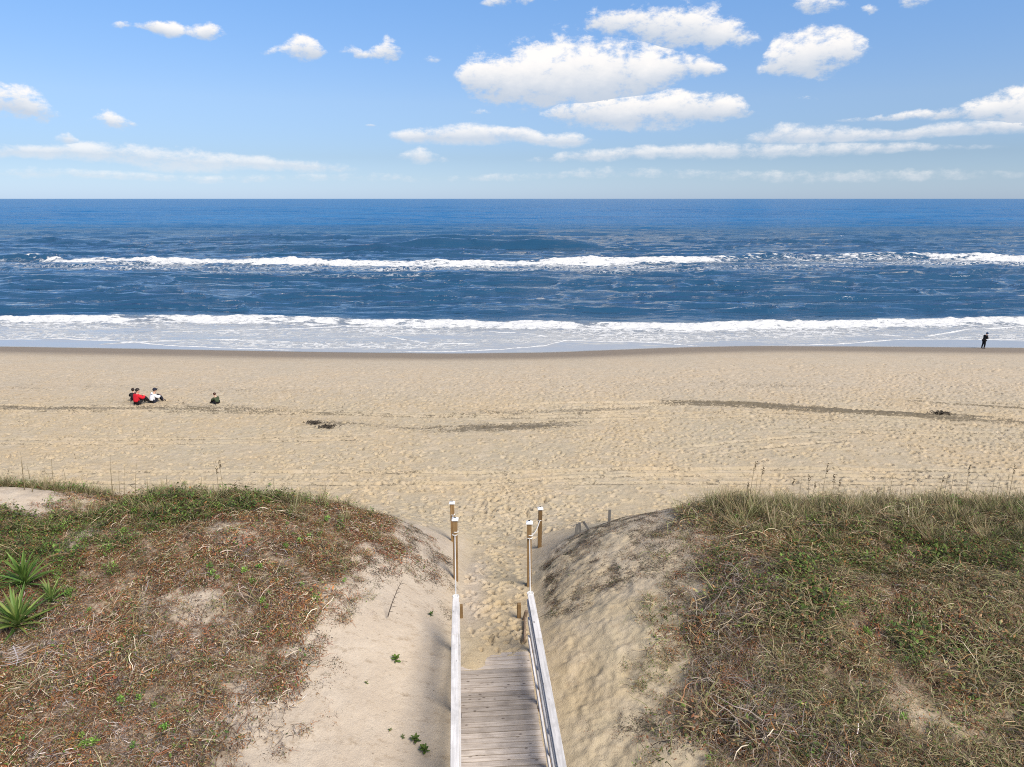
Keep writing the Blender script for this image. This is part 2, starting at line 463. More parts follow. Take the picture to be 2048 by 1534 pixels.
class MB:
    """collects triangles / quads as quads-or-tris lists"""
    def __init__(s):
        s.v, s.f, s.c = [], [], []

    def add(s, v, f, c=None):
        b = len(s.v)
        s.v += [tuple(p) for p in v]
        s.f += [tuple(i + b for i in q) for q in f]
        s.c += [c or (1, 1, 1)] * len(v)

    def box(s, cx, cy, cz, sx, sy, sz, M=None, bev=0.0):
        b = min(bev, sx * .3, sy * .3, sz * .3)
        if b <= 0:
            v = [Vector((cx + i * sx / 2, cy + j * sy / 2, cz + k * sz / 2)) for i in (-1, 1) for j in (-1, 1) for k in (-1, 1)]
            f = [(0, 1, 3, 2), (4, 6, 7, 5), (0, 4, 5, 1), (2, 3, 7, 6), (0, 2, 6, 4), (1, 5, 7, 3)]
        else:   # eight corners, each cut into three points
            v, idx = [], {}
            for i in (-1, 1):
                for j in (-1, 1):
                    for k in (-1, 1):
                        for a in range(3):
                            h = [sx / 2, sy / 2, sz / 2]
                            h = [h[q] if q == a else h[q] - b for q in range(3)]
                            idx[i, j, k, a] = len(v)
                            v.append(Vector((cx + i * h[0], cy + j * h[1], cz + k * h[2])))
            f = []
            R4 = ((-1, -1), (1, -1), (1, 1), (-1, 1))
            for sg in (-1, 1):
                f.append(tuple(idx[sg, p, q, 0] for p, q in R4)[::sg])
                f.append(tuple(idx[p, sg, q, 1] for p, q in R4)[::-sg])
                f.append(tuple(idx[p, q, sg, 2] for p, q in R4)[::sg])
            for p in (-1, 1):
                for q in (-1, 1):
                    f.append((idx[p, q, -1, 0], idx[p, q, 1, 0], idx[p, q, 1, 1], idx[p, q, -1, 1])[::-p * q])
                    f.append((idx[p, -1, q, 0], idx[p, 1, q, 0], idx[p, 1, q, 2], idx[p, -1, q, 2])[::p * q])
                    f.append((idx[-1, p, q, 1], idx[1, p, q, 1], idx[1, p, q, 2], idx[-1, p, q, 2])[::-p * q])
            for i in (-1, 1):
                for j in (-1, 1):
                    for k in (-1, 1):
                        f.append((idx[i, j, k, 0], idx[i, j, k, 1], idx[i, j, k, 2])[::i * j * k])
        if M is not None:
            v = [M @ p for p in v]
        s.add(v, f)
        return s

    def tube(s, pts, rad, n=6, c=None, caps=True):
        pts = [Vector(p) for p in pts]
        if not hasattr(rad, '__len__'):
            rad = [rad] * len(pts)
        v, f = [], []
        for i, p in enumerate(pts):
            t = (pts[min(i + 1, len(pts) - 1)] - pts[max(i - 1, 0)]).normalized()
            a = t.cross(Vector((0.31, 0.2, 0.93))).normalized()
            b = t.cross(a)
            for k in range(n):
                an = 2 * math.pi * k / n
                v.append(p + (a * math.cos(an) + b * math.sin(an)) * rad[i])
        for i in range(len(pts) - 1):
            for k in range(n):
                f.append((i * n + k, i * n + (k + 1) % n, (i + 1) * n + (k + 1) % n, (i + 1) * n + k))
        if caps:
            f.append(tuple(range(n))[::-1])
            f.append(tuple(range((len(pts) - 1) * n, len(pts) * n)))
        s.add(v, f, c)
        return s

    def blade(s, pts, wid, side, c=None):
        """a flat ribbon through pts; side = its sideways direction"""
        side = Vector(side).normalized()
        n = len(pts)
        v, f = [], []
        for i, p in enumerate(pts):
            wd = wid[i] if hasattr(wid, '__len__') else wid * (1 - (i / (n - 1)) ** 2 * .8)
            v += [Vector(p) - side * wd / 2, Vector(p) + side * wd / 2]
        for i in range(n - 1):
            f.append((2 * i, 2 * i + 1, 2 * i + 3, 2 * i + 2))
        s.add(v, f, c)
        return s

    def mesh(s, name, mat, smooth=False, color=False):
        me = bpy.data.meshes.new(name)
        me.from_pydata(s.v, [], s.f)
        me.materials.append(mat)
        if smooth:
            me.polygons.foreach_set('use_smooth', [True] * len(me.polygons))
        if color:
            a = me.attributes.new('col', 'FLOAT_COLOR', 'POINT')
            a.data.foreach_set('color', np.c_[np.array(s.c), np.ones(len(s.c))].astype(np.float32).ravel())
        me.update()
        return me


def empty(name, loc, rz=0.0, label=None, cat=None, group=None):
    o = link(name, None, None, label, cat, group)
    o.empty_display_size = .2
    o.location = loc
    o.rotation_euler = (0, 0, rz)
    return o


# ------------------------------------------------------------------ materials
def new_mat(name):
    m = bpy.data.materials.new(name)
    m.use_nodes = True
    t = NT(m.node_tree)
    b = t.n('ShaderNodeBsdfPrincipled')
    o = t.n('ShaderNodeOutputMaterial')
    t.put(o.inputs[0], b.outputs[0])
    return m, t, b


def obj_co(t, sc=(1, 1, 1), out='Object'):
    c = t.n('ShaderNodeTexCoord').outputs[out]
    return t.vm('MULTIPLY', c, sc)


def bump(t, b, height, strength, dist):
    n = t.n('ShaderNodeBump')
    n.inputs['Strength'].default_value = strength
    n.inputs['Distance'].default_value = dist
    t.put(n.inputs['Height'], height)
    t.put(b.inputs['Normal'], n.outputs[0])
    return n


def sand_material():
    m, t, b = new_mat('sand')
    co = t.n('ShaderNodeTexCoord').outputs['Object']
    big = t.noise(co, .23, 4, .6)
    mid = t.noise(co, 1.7, 5, .6)
    fine = t.noise(co, 38, 3, .7)
    grain = t.noise(co, 150, 2, .7)
    warm = t.mix(t.mapr(big, .35, .68), (.385, .327, .222, 1), (.425, .335, .205, 1))
    warm = t.mix(t.mapr(mid, .40, .75, 0, .6), warm, (.50, .415, .30, 1))
    pale = t.mix(t.mapr(mid, .35, .7), (.45, .375, .29, 1), (.50, .425, .335, 1))
    c = t.mix(t.attr('pale'), warm, pale)
    c = t.mix(t.mapr(t.noise(t.vm('MULTIPLY', co, (.8, 1.3, 1)), 3.6, 6, .76), .52, .70, 0, .60), c, (.235, .17, .105, 1))
    # litter under the plants: rotted leaves and roots
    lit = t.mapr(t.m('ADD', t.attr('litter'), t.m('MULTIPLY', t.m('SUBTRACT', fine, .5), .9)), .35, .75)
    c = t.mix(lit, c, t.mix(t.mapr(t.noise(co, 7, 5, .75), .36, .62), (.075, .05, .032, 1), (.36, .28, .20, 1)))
    # dark heavy-mineral streaks and wrack, and the darker bands along the ruts
    stn = t.m('ADD', t.m('SUBTRACT', t.noise(t.vm('MULTIPLY', co, (1, 2.4, 1)), 1.6, 6, .75), .5), t.m('SUBTRACT', t.noise(t.vm('MULTIPLY', co, (1, 1.6, 1)), 8.0, 3, .7), .5))
    st = t.mapr(t.m('ADD', t.attr('stain'), t.m('MULTIPLY', stn, 2.3)), .42, .92)
    c = t.mix(t.m('MULTIPLY', st, .95), c, (.105, .088, .058, 1))
    # scattered darker specks in the sand colour
    sp = t.m('MULTIPLY', t.mapr(t.noise(t.vm('MULTIPLY', co, (1, 1.6, 1)), 7.0, 3, .6), .64, .72), t.mapr(t.noise(co, .5, 3, .6), .38, .6))
    c = t.mix(t.m('MULTIPLY', sp, .75), c, (.16, .12, .08, 1))
    c = t.mix(t.mapr(grain, .3, .7, 0, .28), c, (.30, .23, .15, 1))
    wet = t.attr('wet')
    wv = t.mapr(t.m('ADD', wet, t.m('MULTIPLY', t.m('SUBTRACT', t.noise(t.vm('MULTIPLY', co, (.25, 1, 1)), 1.0, 4, .6), .5), .25)), .1, .9)
    c = t.mix(wv, c, (.19, .153, .115, 1))
    t.put(b.inputs['Base Color'], c)
    t.put(b.inputs['Roughness'], t.mapr(t.attr('film'), .1, .8, .92, .10))
    b.inputs['Specular IOR Level'].default_value = .35
    hgt = t.m('ADD', t.m('MULTIPLY', fine, .6), t.m('ADD', t.m('MULTIPLY', grain, .25), t.m('MULTIPLY', t.noise(co, 6, 3, .6), 1.2)))
    dry = t.m('SUBTRACT', 1.0, t.attr('film'), clamp=True)
    bn = bump(t, b, t.m('MULTIPLY', hgt, dry), .9, .03)
    return m


def wood_material(name, c1, c2, knots=True, along=0, rough=.8):
    """weathered board: grain runs along the object's local axis `along`"""
    m, t, b = new_mat(name)
    sc = [28, 28, 28]
    sc[along] = 1.6
    info = t.n('ShaderNodeObjectInfo')
    off = t.m('MULTIPLY', info.outputs['Random'], 57.0)
    base = t.n('ShaderNodeTexCoord').outputs['Object']
    add = t.n('ShaderNodeVectorMath', operation='ADD')
    t.put(add.inputs[0], base); t.put(add.inputs[1], off)
    v = t.vm('MULTIPLY', add.outputs[0], tuple(sc))
    g = t.noise(v, 1.0, 6, .65)
    blot = t.noise(add.outputs[0], 3.0, 4, .6)
    c = t.mix(t.mapr(g, .3, .7), (*c1, 1), (*c2, 1))
    c = t.mix(t.mapr(blot, .45, .75, 0, .55), c, tuple(x * .62 for x in c1) + (1,))
    hv = t.n('ShaderNodeHueSaturation')
    t.put(hv.inputs['Color'], c)
    t.put(hv.inputs['Value'], t.mapr(info.outputs['Random'], 0, 1, .72, 1.22, smooth=False))
    c = hv.outputs[0]
    if knots:
        vo = t.n('ShaderNodeTexVoronoi', feature='F1')
        ks = [7.5, 7.5, 7.5]
        ks[along] = 3.4
        t.put(vo.inputs['Vector'], t.vm('MULTIPLY', add.outputs[0], tuple(ks)))
        vo.inputs['Scale'].default_value = 1.0
        c = t.mix(t.mapr(vo.outputs['Distance'], .06, .17, .75, 0), c, (.05, .032, .022, 1))
    t.put(b.inputs['Base Color'], c)
    b.inputs['Roughness'].default_value = rough
    b.inputs['Specular IOR Level'].default_value = .25
    bump(t, b, g, .5, .004)
    return m


def plain(name, c, rough=.7, var=.15, scale=20):
    m, t, b = new_mat(name)
    n = t.noise(t.n('ShaderNodeTexCoord').outputs['Object'], scale, 4, .6)
    t.put(b.inputs['Base Color'], t.mix(t.mapr(n, .3, .7), (*[x * (1 - var) for x in c], 1), (*[min(1, x * (1 + var)) for x in c], 1)))
    b.inputs['Roughness'].default_value = rough
    b.inputs['Specular IOR Level'].default_value = .3
    return m


def foliage_material(name, rough=.7, trans=.25):
    """colour from the plant itself ('col'), varied from one tuft to the next"""
    m, t, b = new_mat(name)
    info = t.n('ShaderNodeObjectInfo')
    hv = t.n('ShaderNodeHueSaturation')
    t.put(hv.inputs['Color'], t.attr('col', 'Color'))
    t.put(hv.inputs['Hue'], t.mapr(info.outputs['Random'], 0, 1, .485, .515, smooth=False))
    r2 = t.m('FRACT', t.m('MULTIPLY', info.outputs['Random'], 17.3))
    t.put(hv.inputs['Value'], t.mapr(r2, 0, 1, .68, 1.3, smooth=False))
    t.put(b.inputs['Base Color'], hv.outputs[0])
    b.inputs['Roughness'].default_value = rough
    b.inputs['Specular IOR Level'].default_value = .25
    tr = t.n('ShaderNodeBsdfTranslucent')
    t.put(tr.inputs[0], hv.outputs[0])
    mx = t.n('ShaderNodeMixShader')
    mx.inputs[0].default_value = trans
    t.put(mx.inputs[1], b.outputs[0]); t.put(mx.inputs[2], tr.outputs[0])
    o = [n for n in t.t.nodes if n.type == 'OUTPUT_MATERIAL'][0]
    t.put(o.inputs[0], mx.outputs[0])
    return m


def water_material():
    m, t, b = new_mat('sea_water')
    co = t.n('ShaderNodeTexCoord').outputs['Object']
    foam, lace, shal = t.attr('foam'), t.attr('lace'), t.attr('shallow')
    deep = t.mix(t.mapr(t.noise(t.vm('MULTIPLY', co, (.3, 1, 1)), .02, 3, .5), .35, .65), (.009, .10, .255, 1), (.013, .13, .31, 1))
    c = t.mix(t.mapr(t.attr('surf'), 0, 1), deep, (.016, .062, .122, 1))
    c = t.mix(shal, c, (.36, .36, .345, 1))
    # broken foam
    fv = t.vm('MULTIPLY', co, (.6, 1.4, 1.0))
    n1 = t.noise(fv, .9, 6, .68)
    n2 = t.noise(fv, 3.2, 3, .6)
    ff = t.mapr(t.m('ADD', foam, t.m('MULTIPLY', t.m('SUBTRACT', n1, .5), 1.9)), .34, .62)
    # lacy foam left on the water
    wv = t.n('ShaderNodeVectorMath', operation='ADD')
    t.put(wv.inputs[0], t.vm('MULTIPLY', co, (.8, 1.1, 1)))
    t.put(wv.inputs[1], t.vm('MULTIPLY', t.noise(co, .8, 3, .6, out=1), (1.8, 1.8, 0)))
    vo = t.n('ShaderNodeTexVoronoi', feature='DISTANCE_TO_EDGE')
    t.put(vo.inputs['Vector'], wv.outputs[0])
    vo.inputs['Scale'].default_value = .95
    net = t.mapr(vo.outputs['Distance'], .015, .16, 1, 0)
    spots = t.mapr(n2, .50, .68)
    lf = t.m('MULTIPLY', t.m('MAXIMUM', net, t.m('MULTIPLY', spots, .7)), t.mapr(t.m('ADD', lace, t.m('MULTIPLY', t.m('SUBTRACT', n1, .5), 1.2)), .15, .8))
    f = t.m('MAXIMUM', ff, t.m('MULTIPLY', lf, .85), clamp=True)
    fc = t.mix(t.mapr(n2, .35, .65), (.66, .66, .645, 1), (.46, .47, .47, 1))
    t.put(b.inputs['Base Color'], t.mix(f, c, fc))
    t.put(b.inputs['Roughness'], t.m('ADD', t.m('MULTIPLY', f, .6), t.attr('rough')))
    b.inputs['IOR'].default_value = 1.333
    # wind ripples, their crests along the shore
    rv = t.vm('MULTIPLY', co, (.24, 1, 1))
    r1 = t.noise(rv, 1.05, 4, .62)
    r2 = t.noise(rv, .22, 4, .6)
    r3 = t.noise(rv, .05, 4, .6)
    hgt = t.m('ADD', t.m('MULTIPLY', r1, .55), t.m('ADD', t.m('MULTIPLY', r2, 1.9), t.m('MULTIPLY', r3, t.m('MULTIPLY', t.attr('far'), 7.0))))
    hgt = t.m('ADD', t.m('MULTIPLY', hgt, t.attr('chop')), t.m('MULTIPLY', f, t.m('MULTIPLY', n2, .35)))
    bn = bump(t, b, hgt, 1.0, .40)
    b.inputs['Specular IOR Level'].default_value = 0.0
    t.put(b.inputs['Roughness'], .9)
    gl = t.n('ShaderNodeBsdfGlossy')
    t.put(gl.inputs['Roughness'], t.attr('rough'))
    t.put(gl.inputs['Normal'], bn.outputs[0])
    fr = t.n('ShaderNodeFresnel')
    fr.inputs[0].default_value = 1.333
    t.put(fr.inputs['Normal'], bn.outputs[0])
    fac = t.m('MULTIPLY', fr.outputs[0], t.m('MULTIPLY', t.m('SUBTRACT', t.mapr(shal, 0, 1, 1.2, 1.25), t.m('MULTIPLY', t.attr('far'), .66)), t.m('SUBTRACT', 1.0, f)), clamp=True)
    mx = t.n('ShaderNodeMixShader')
    t.put(mx.inputs[0], fac); t.put(mx.inputs[1], b.outputs[0]); t.put(mx.inputs[2], gl.outputs[0])
    t.put([n for n in t.t.nodes if n.type == 'OUTPUT_MATERIAL'][0].inputs[0], mx.outputs[0])
    return m


M_SAND = sand_material()
M_SEA = water_material()

# ------------------------------------------------------------------ sand: beach and dunes in one sheet out to both horizons
BL = curve([(-60, -4.7), (8, -4.75), (10.2, -4.7), (11.3, -4.73), (12.7, -4.35), (13.8, -3.85), (15.9, -3.75), (17.2, -3.35), (18.2, -3.1), (19.3, -2.95), (21, -3.5), (23, -5)], 1.0)
BR = curve([(-60, 4.0), (8, 4.2), (10.2, 3.95), (10.8, 3.4), (11.9, 3.15), (13.5, 3.2), (15, 4.2), (17.1, 4.95), (19.3, 5.6), (21, 6.4), (23, 8)], 1.0)


def veg_left(x, y):
    """0..1 how closely the left dune is covered"""
    n = fbm(x * .9, y * .9, 81, 4)
    e = BL(y) - x + .75 * n
    v = (.25 * sstep(e, -1.0, .2) + .75 * sstep(e, -.35, .9)) * (1 - sstep(y + .5 * n, 20.2, 21.6))
    bare = np.exp(-(((x + 14.3) / 2.3) ** 2 + ((y - 18.9) / 1.25) ** 2)) + .85 * np.exp(-(((x + 11.0) / .45) ** 2 + ((y - 16.2) / 1.0) ** 2))
    bare = bare + .5 * np.exp(-(((x + 7.0) / 1.1) ** 2 + ((y - 16.4) / .8) ** 2)) + .42 * np.exp(-(((x + 7.2) / 1.5) ** 2 + ((y - 14.0) / .5) ** 2))
    return np.clip(v * (1 - np.clip(bare * 1.15 + .3 * n * (bare > .2), 0, 1)) * (.86 + .35 * n), 0, 1)


def veg_right(x, y):
    n = fbm(x * .9, y * .9, 91, 4)
    e = x - BR(y) + .7 * n
    v = (.30 * sstep(e, -1.3, .2) + .70 * sstep(e, -.3, 1.2)) * (1 - sstep(y + .5 * n, 20.0, 21.3))
    bare = .75 * np.exp(-(((x - 7.9) / 1.9) ** 2 + ((y - 11.1) / .6) ** 2))
    return np.clip(v * (1 - np.clip(bare + .4 * n * (bare > .15), 0, 1)) * (.9 + .3 * n), 0, 1)


def build_sand():
    ys = list(-np.geomspace(300, 4, 14)) + list(np.linspace(-2, 8.6, 24))
    y = 9.0
    while y < 92:
        ys.append(y)
        h = CAM_Z - float(floor_c(y))
        y += max(.03, 1.22 * (h * h + y * y) * .93 / (FPX * h))
    ys += [100, 120, 160, 220, 320]
    ys = np.array(ys)
    u = np.linspace(-1, 1, 860)
    ext = np.geomspace(1.06, 30, 14)
    u = np.r_[-ext[::-1], u, ext]
    half = .80 * (np.clip(ys, 6, None) + 5.5)
    X = u[None, :] * half[:, None]
    far = np.abs(u)[None, :] > 1.0
    X = np.where(far, np.sign(u)[None, :] * (half[:, None] + (np.abs(u)[None, :] - 1) * 90), X)
    Y = np.repeat(ys[:, None], len(u), 1)
    x, y = X.ravel(), Y.ravel()
    z = ground(x, y) + relief(x, y)
    s = x - xpath(y)
    yb = y - (y_shore(x) - 74.0) * sstep(y, 52, 70)
    wet = .25 * sstep(yb, 56, 68) + .75 * sstep(yb, 65.5, 72.2)
    film = sstep(yb, 72.9, 74.0)
    stain = np.zeros_like(x)
    for pts, zz, wd, am in (
            ([(-100, 812), (350, 815), (520, 822), (700, 830), (900, 834), (1060, 832), (1200, 826), (1330, 803), (1500, 812), (1700, 826), (1850, 836), (2048, 850), (2300, 866)], 2.7, .9, .85),
            ([(560, 842), (640, 850), (760, 856), (880, 858), (1000, 860), (1100, 855), (1250, 842)], 2.9, 1.1, .88),
            ([(1250, 806), (1340, 802), (1500, 808), (1700, 822), (1900, 834), (2048, 846)], 2.65, .55, 1.35),
            ([(1740, 790), (1900, 803), (2048, 817), (2300, 838)], 2.5, .32, 1.15),
            ([(1660, 789), (1850, 806), (2048, 825), (2300, 848)], 2.5, .32, 1.15),
            ([(-150, 768), (200, 772), (420, 780), (750, 790)], 2.3, 1.9, .42),
            ([(-150, 802), (300, 806), (800, 822), (1100, 836)], 2.6, 1.2, .40),
            ([(1150, 770), (1400, 764), (1700, 774)], 2.2, 1.6, .36),
            ([(900, 880), (1100, 890), (1300, 896)], 3.0, 2.5, .30),
            ([(0, 806), (300, 812), (700, 826)], 2.7, .3, .6),
            ([(600, 942), (760, 944), (960, 944)], 3.5, .16, .55)):
        q = [plane_at(a, b, zz) for a, b in pts]
        f = curve(q, 2.0)
        wob = .5 * fbm(x * .22, x * 0 + wd * 9, 403, 3)
        stain = np.maximum(stain, am * np.exp(-((y - f(x) - wob) / (wd * (1 + .7 * fbm(x * .12, x * 0 + am * 7, 404, 3)))) ** 2) * sstep(x, q[0][0], q[0][0] + 4) * (1 - sstep(x, q[-1][0] - 4, q[-1][0])))
    stain = stain * np.clip(.92 + .7 * fbm(x * .16, y * .45, 401, 4), .35, 1.35)
    for f, x0, x1, hw, dp in TRK:                         # sand coloured darker along the ruts
        stain = np.maximum(stain, .72 * np.exp(-((y - f(x)) / (hw * 1.2)) ** 2) * sstep(x, x0, x0 + 3) * (1 - sstep(x, x1 - 3, x1)))
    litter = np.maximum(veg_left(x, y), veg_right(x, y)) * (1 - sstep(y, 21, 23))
    pale = np.clip(sstep(-s, .5, 1.6) * (1 - sstep(y, 20.5, 23)) * .95 + .85 * np.exp(-((s + .55) / .35) ** 2) * sstep(y, 14.5, 16) * (1 - sstep(y, 19, 21))
                   + sstep(s, 1.2, 4.0) * (1 - sstep(y, 20, 22)) * (.12 + .35 * sstep(y, 15, 18) + .45 * fbm(x * .7, y * .7, 55, 3)) + .45 * np.exp(-((s - 1.7) / .7) ** 2) * sstep(y, 18.5, 20) * (1 - sstep(y, 22, 24)), 0, 1)
    pale = np.maximum(pale, .35 * sstep(yb, 40, 52) + .10 * sstep(y, 22, 24))
    me = fmesh('sand', np.c_[x, y, z], grid_faces(len(ys), len(u)), [M_SAND],
               dict(wet=wet, film=film, stain=stain, litter=litter, pale=pale))
    link('beach_sand', me, None, 'tan beach sand rising to the dunes and the boardwalk path', 'sand', kind='structure')


build_sand()


# ------------------------------------------------------------------ sea
def build_sea():
    ys = list(np.arange(66.5, 100, .25)) + list(np.arange(100, 150, .42)) + list(np.arange(150, 262, .85))
    g = 262.0
    while g < 60000:
        ys.append(g)
        g *= 1.0065 if g < 1400 else 1.07
    ys = np.array(ys)
    u = np.r_[-np.geomspace(1.05, 14, 12)[::-1], np.linspace(-1, 1, 760), np.geomspace(1.05, 14, 12)]
    half = .80 * (ys + 5)
    X = u[None, :] * half[:, None]
    Y = np.repeat(ys[:, None], len(u), 1)
    x, y = X.ravel(), Y.ravel()
    sh = y_shore(x)
    wd = y - sh
    b1 = line_pts([(-300, 644), (0, 646), (200, 640), (400, 642), (600, 646), (800, 650), (1000, 654), (1100, 652), (1300, 656), (1500, 657), (1700, 651), (2048, 645), (2400, 641)], 0, 10)(x)
    b2 = line_pts([(-300, 524), (0, 524), (300, 527), (700, 531), (1100, 531), (1400, 527), (1600, 520), (1850, 520), (2048, 524), (2400, 526)], 0, 14)(x)
    px = 1024 + x / (y * math.cos(PITCH) + CAM_Z * math.sin(PITCH)) * FPX      # bearing, to say where along a wave one is
    dmp = 1 - sstep(y, 700, 3000)
    # breakers
    d1 = y - b1 - .9 * fbm(x * .10, y * 0 + 3, 201, 3)
    a1 = .62 * (.75 + .35 * fbm(x * .07, y * .0, 202, 3))
    r1 = np.where(d1 > 0, np.exp(-(d1 / 4.2) ** 2), np.exp(-(d1 / 1.3) ** 2))
    z = a1 * r1
    d2 = y - b2 - 2.2 * fbm(x * .05, y * 0 + 9, 203, 3)
    a2 = (1.15 + .5 * sstep(px, 1400, 1500) + .4 * (1 - sstep(px, 60, 120))) * (.85 + .4 * fbm(x * .04, y * .0, 204, 3))
    r2 = np.where(d2 > 0, np.exp(-(d2 / 8) ** 2), np.exp(-(d2 / 2.6) ** 2))
    z = z + a2 * r2
    # unbroken swells farther out: where in the photograph they rise, crest height
    for pts, x0, x1, hh, bw in (([(600, 500), (830, 497), (1000, 497), (1210, 500), (1350, 504)], 720, 1290, 2.1, 7),
                                ([(200, 496), (480, 500), (700, 503), (860, 508)], 380, 900, .95, 7),
                                ([(300, 482), (700, 480), (1200, 481)], 250, 1200, .9, 9), ([(400, 469), (800, 467), (1300, 469)], 350, 1300, .8, 11),
                                ([(700, 458), (1100, 456), (1500, 458)], 640, 1500, .8, 14), ([(1400, 492), (1650, 488), (1900, 492)], 1380, 1820, .9, 7),
                                ([(-100, 490), (100, 488), (300, 492)], -200, 330, .8, 7), ([(1500, 470), (1800, 472), (2200, 470)], 1500, 2300, .5, 10),
                                ([(0, 466), (200, 468), (400, 466)], -300, 420, .5, 11)):
        f = line_pts(pts, 0, 14)(x)
        d = y - f - 2 * fbm(x * .03, y * 0 + 1, 209, 2)
        on = sstep(px, x0, x0 + 160) * (1 - sstep(px, x1 - 160, x1))
        z = z + hh * on * np.where(d > 0, np.exp(-(d / (bw * 1.4)) ** 2), np.exp(-(d / (bw * .5)) ** 2)) * 1.35
    # wind chop, finer towards the shore
    ch = sstep(d1, -1, 6)
    z = z + ch * dmp * (.46 * fbm(x / 17, y / 3.8, 211, 3) + .20 * fbm(x / 6, y / 1.7, 212, 2)) * (1 - .5 * sstep(y, 180, 300))
    rg = (1 - np.abs(vn(x / 26 + .3 * vn(x / 5, y / 5, 8), y / 4.2, 218))) ** 4
    rg2 = (1 - np.abs(vn(x / 15, y / 2.9 + 4, 219))) ** 4
    z = z + ch * (.60 * rg + .26 * rg2) * (1 - sstep(y, 240, 420)) * sstep(y, 92, 102)
    z = z + ch * sstep(y, 150, 230) * dmp * (.62 * fbm(x / 34, y / 9.5, 213, 3) + .75 * sstep(y, 220, 300) * fbm(x / 170, y / 26, 217, 2))
    z = z + ch * sstep(y, 500, 900) * (1 - sstep(y, 4000, 9000)) * .9 * fbm(x / 120, y / 34, 214, 3)
    sw = sstep(wd, .5, 4) * (1 - sstep(d1, -2, 2))
    z = z + sw * (.07 * fbm(x / 5, y / 2.0, 215, 3) + .03 * fbm(x / 1.5, y / .9, 216, 2)) + .012 * np.clip(wd, 0, 12)
    # foam
    nf = fbm(x * .12, y * .2, 221, 4)
    nk = fbm(x * .35, y * .5, 222, 3)
    f1 = sstep(d1, -4.6 + 2.6 * nf + 1.5 * nk, -1.4 + 2.0 * nf) * (1 - sstep(d1, .0 + 1.5 * nf, 1.8 + 1.6 * nf + .9 * nk)) * np.clip(.80 + .5 * nf + .35 * nk, 0, 1)
    sec = fbm(x * .045, y * 0, 226, 3)
    along2 = (sstep(px + 60 * nk, 40, 150) * (1 - .55 * sstep(px + 70 * nk, 1350, 1480)) + sstep(px + 80 * nk, 1780, 1950) * .5 + .25 * (1 - sstep(px, 0, 100))) * (.97 + .30 * sec)
    f2 = sstep(d2, -10 + 6 * sec + 4 * nf, -4 + 4 * sec + 2.5 * nf) * (1 - sstep(d2, -.4 + 1.6 * nk + 1.2 * sec, 1.6 + 1.6 * nk)) * np.clip(along2, 0, 1) * (.50 + .42 * sstep(d2, -7, -4)) * np.clip(.92 + .4 * nk, 0, 1)
    f2 = np.maximum(f2, .75 * np.exp(-((d2 - .6) / 1.1) ** 2) * sstep(px, 1440, 1500) * sstep(fbm(x * .10, y * .2, 225, 3), -.15, .25))
    foam = np.maximum(f1, f2)
    z = z + foam * (.16 * 1.6 * fbm(x * .9, y * 1.3, 231, 3) + .10) * np.interp(y, [80, 150, 200], [1, 1.2, 1.8])
    st = fbm(x / 22, y / 2.6, 241, 4)
    lace = np.maximum(sstep(wd, .3, 2.5) * (1 - sstep(d1, -2, 1)) * (.55 + .75 * fbm(x / 11, y / 4, 242, 3)),
                      sstep(d2, -48, -12) * (1 - sstep(d2, -4, 0)) * (.26 + .9 * st + .25 * sstep(px, 1350, 1700) + .35 * np.exp(-((d2 + 12) / 9) ** 2)) * .9)
    lace = np.maximum(lace, .36 * sstep(st, .3, .65) * sstep(d1, 5, 20) * (1 - sstep(d2, -40, -20)))
    # clear wet sheets that ran ahead of the foam
    q1 = line_pts([(-300, 678), (0, 679), (120, 678), (250, 683), (330, 691), (640, 703), (760, 704), (900, 703), (1000, 699), (1090, 692), (1130, 682),
                   (1300, 685), (1400, 692), (1520, 692), (1680, 688), (1800, 679), (1900, 679), (2048, 681), (2400, 684)], 0, .8)(x)
    dl = y - q1 - .12 * fbm(x * .8, y * 0, 244, 3)
    lace = lace * sstep(dl, 0, .5)
    foam = np.maximum(foam, 1.05 * np.exp(-(dl / .22) ** 2) * sstep(wd, .1, .5))
    for pts in ([(180, 690), (300, 684), (430, 680), (560, 684), (640, 690), (690, 699)],
                [(690, 655), (740, 668), (800, 680), (860, 688), (1000, 690)],
                [(940, 664), (1050, 670), (1120, 677)], [(1430, 662), (1560, 664), (1700, 668), (1840, 676)], [(1840, 676), (1930, 662), (2048, 655), (2400, 652)],
                [(300, 667), (450, 664), (700, 656)], [(-200, 652), (60, 651), (200, 648)]):
        q = [plane_at(*p) for p in pts]
        f = curve(q, .8)(x)
        foam = np.maximum(foam, .74 * np.exp(-((y - f) / .28) ** 2) * sstep(x, q[0][0], q[0][0] + 1.5) * (1 - sstep(x, q[-1][0] - 1.5, q[-1][0])))
        z = z + .05 * np.exp(-((y - f - .3) / .5) ** 2) * sstep(x, q[0][0], q[0][0] + 1.5) * (1 - sstep(x, q[-1][0] - 1.5, q[-1][0]))
    shallow = 1 - sstep(d1, -7, 3)
    surf = 1 - sstep(y, 180, 620)
    chop = np.interp(wd, [0, 2, 16, 24], [.0, .10, .5, 1.0]) * (1 - .75 * (1 - sstep(dl, -1, .6)) * (wd < 20))
    far = sstep(y, 170, 430)
    rough = .06 + .10 * sstep(y, 100, 900)
    me = fmesh('sea', np.c_[x, y, z], grid_faces(len(ys), len(u)), [M_SEA],
               dict(foam=foam, lace=np.clip(lace, 0, 1), shallow=shallow, surf=surf, chop=chop, far=far, rough=rough))
    link('sea', me, None, 'blue sea with two lines of white breakers', 'sea', kind='structure')


build_sea()

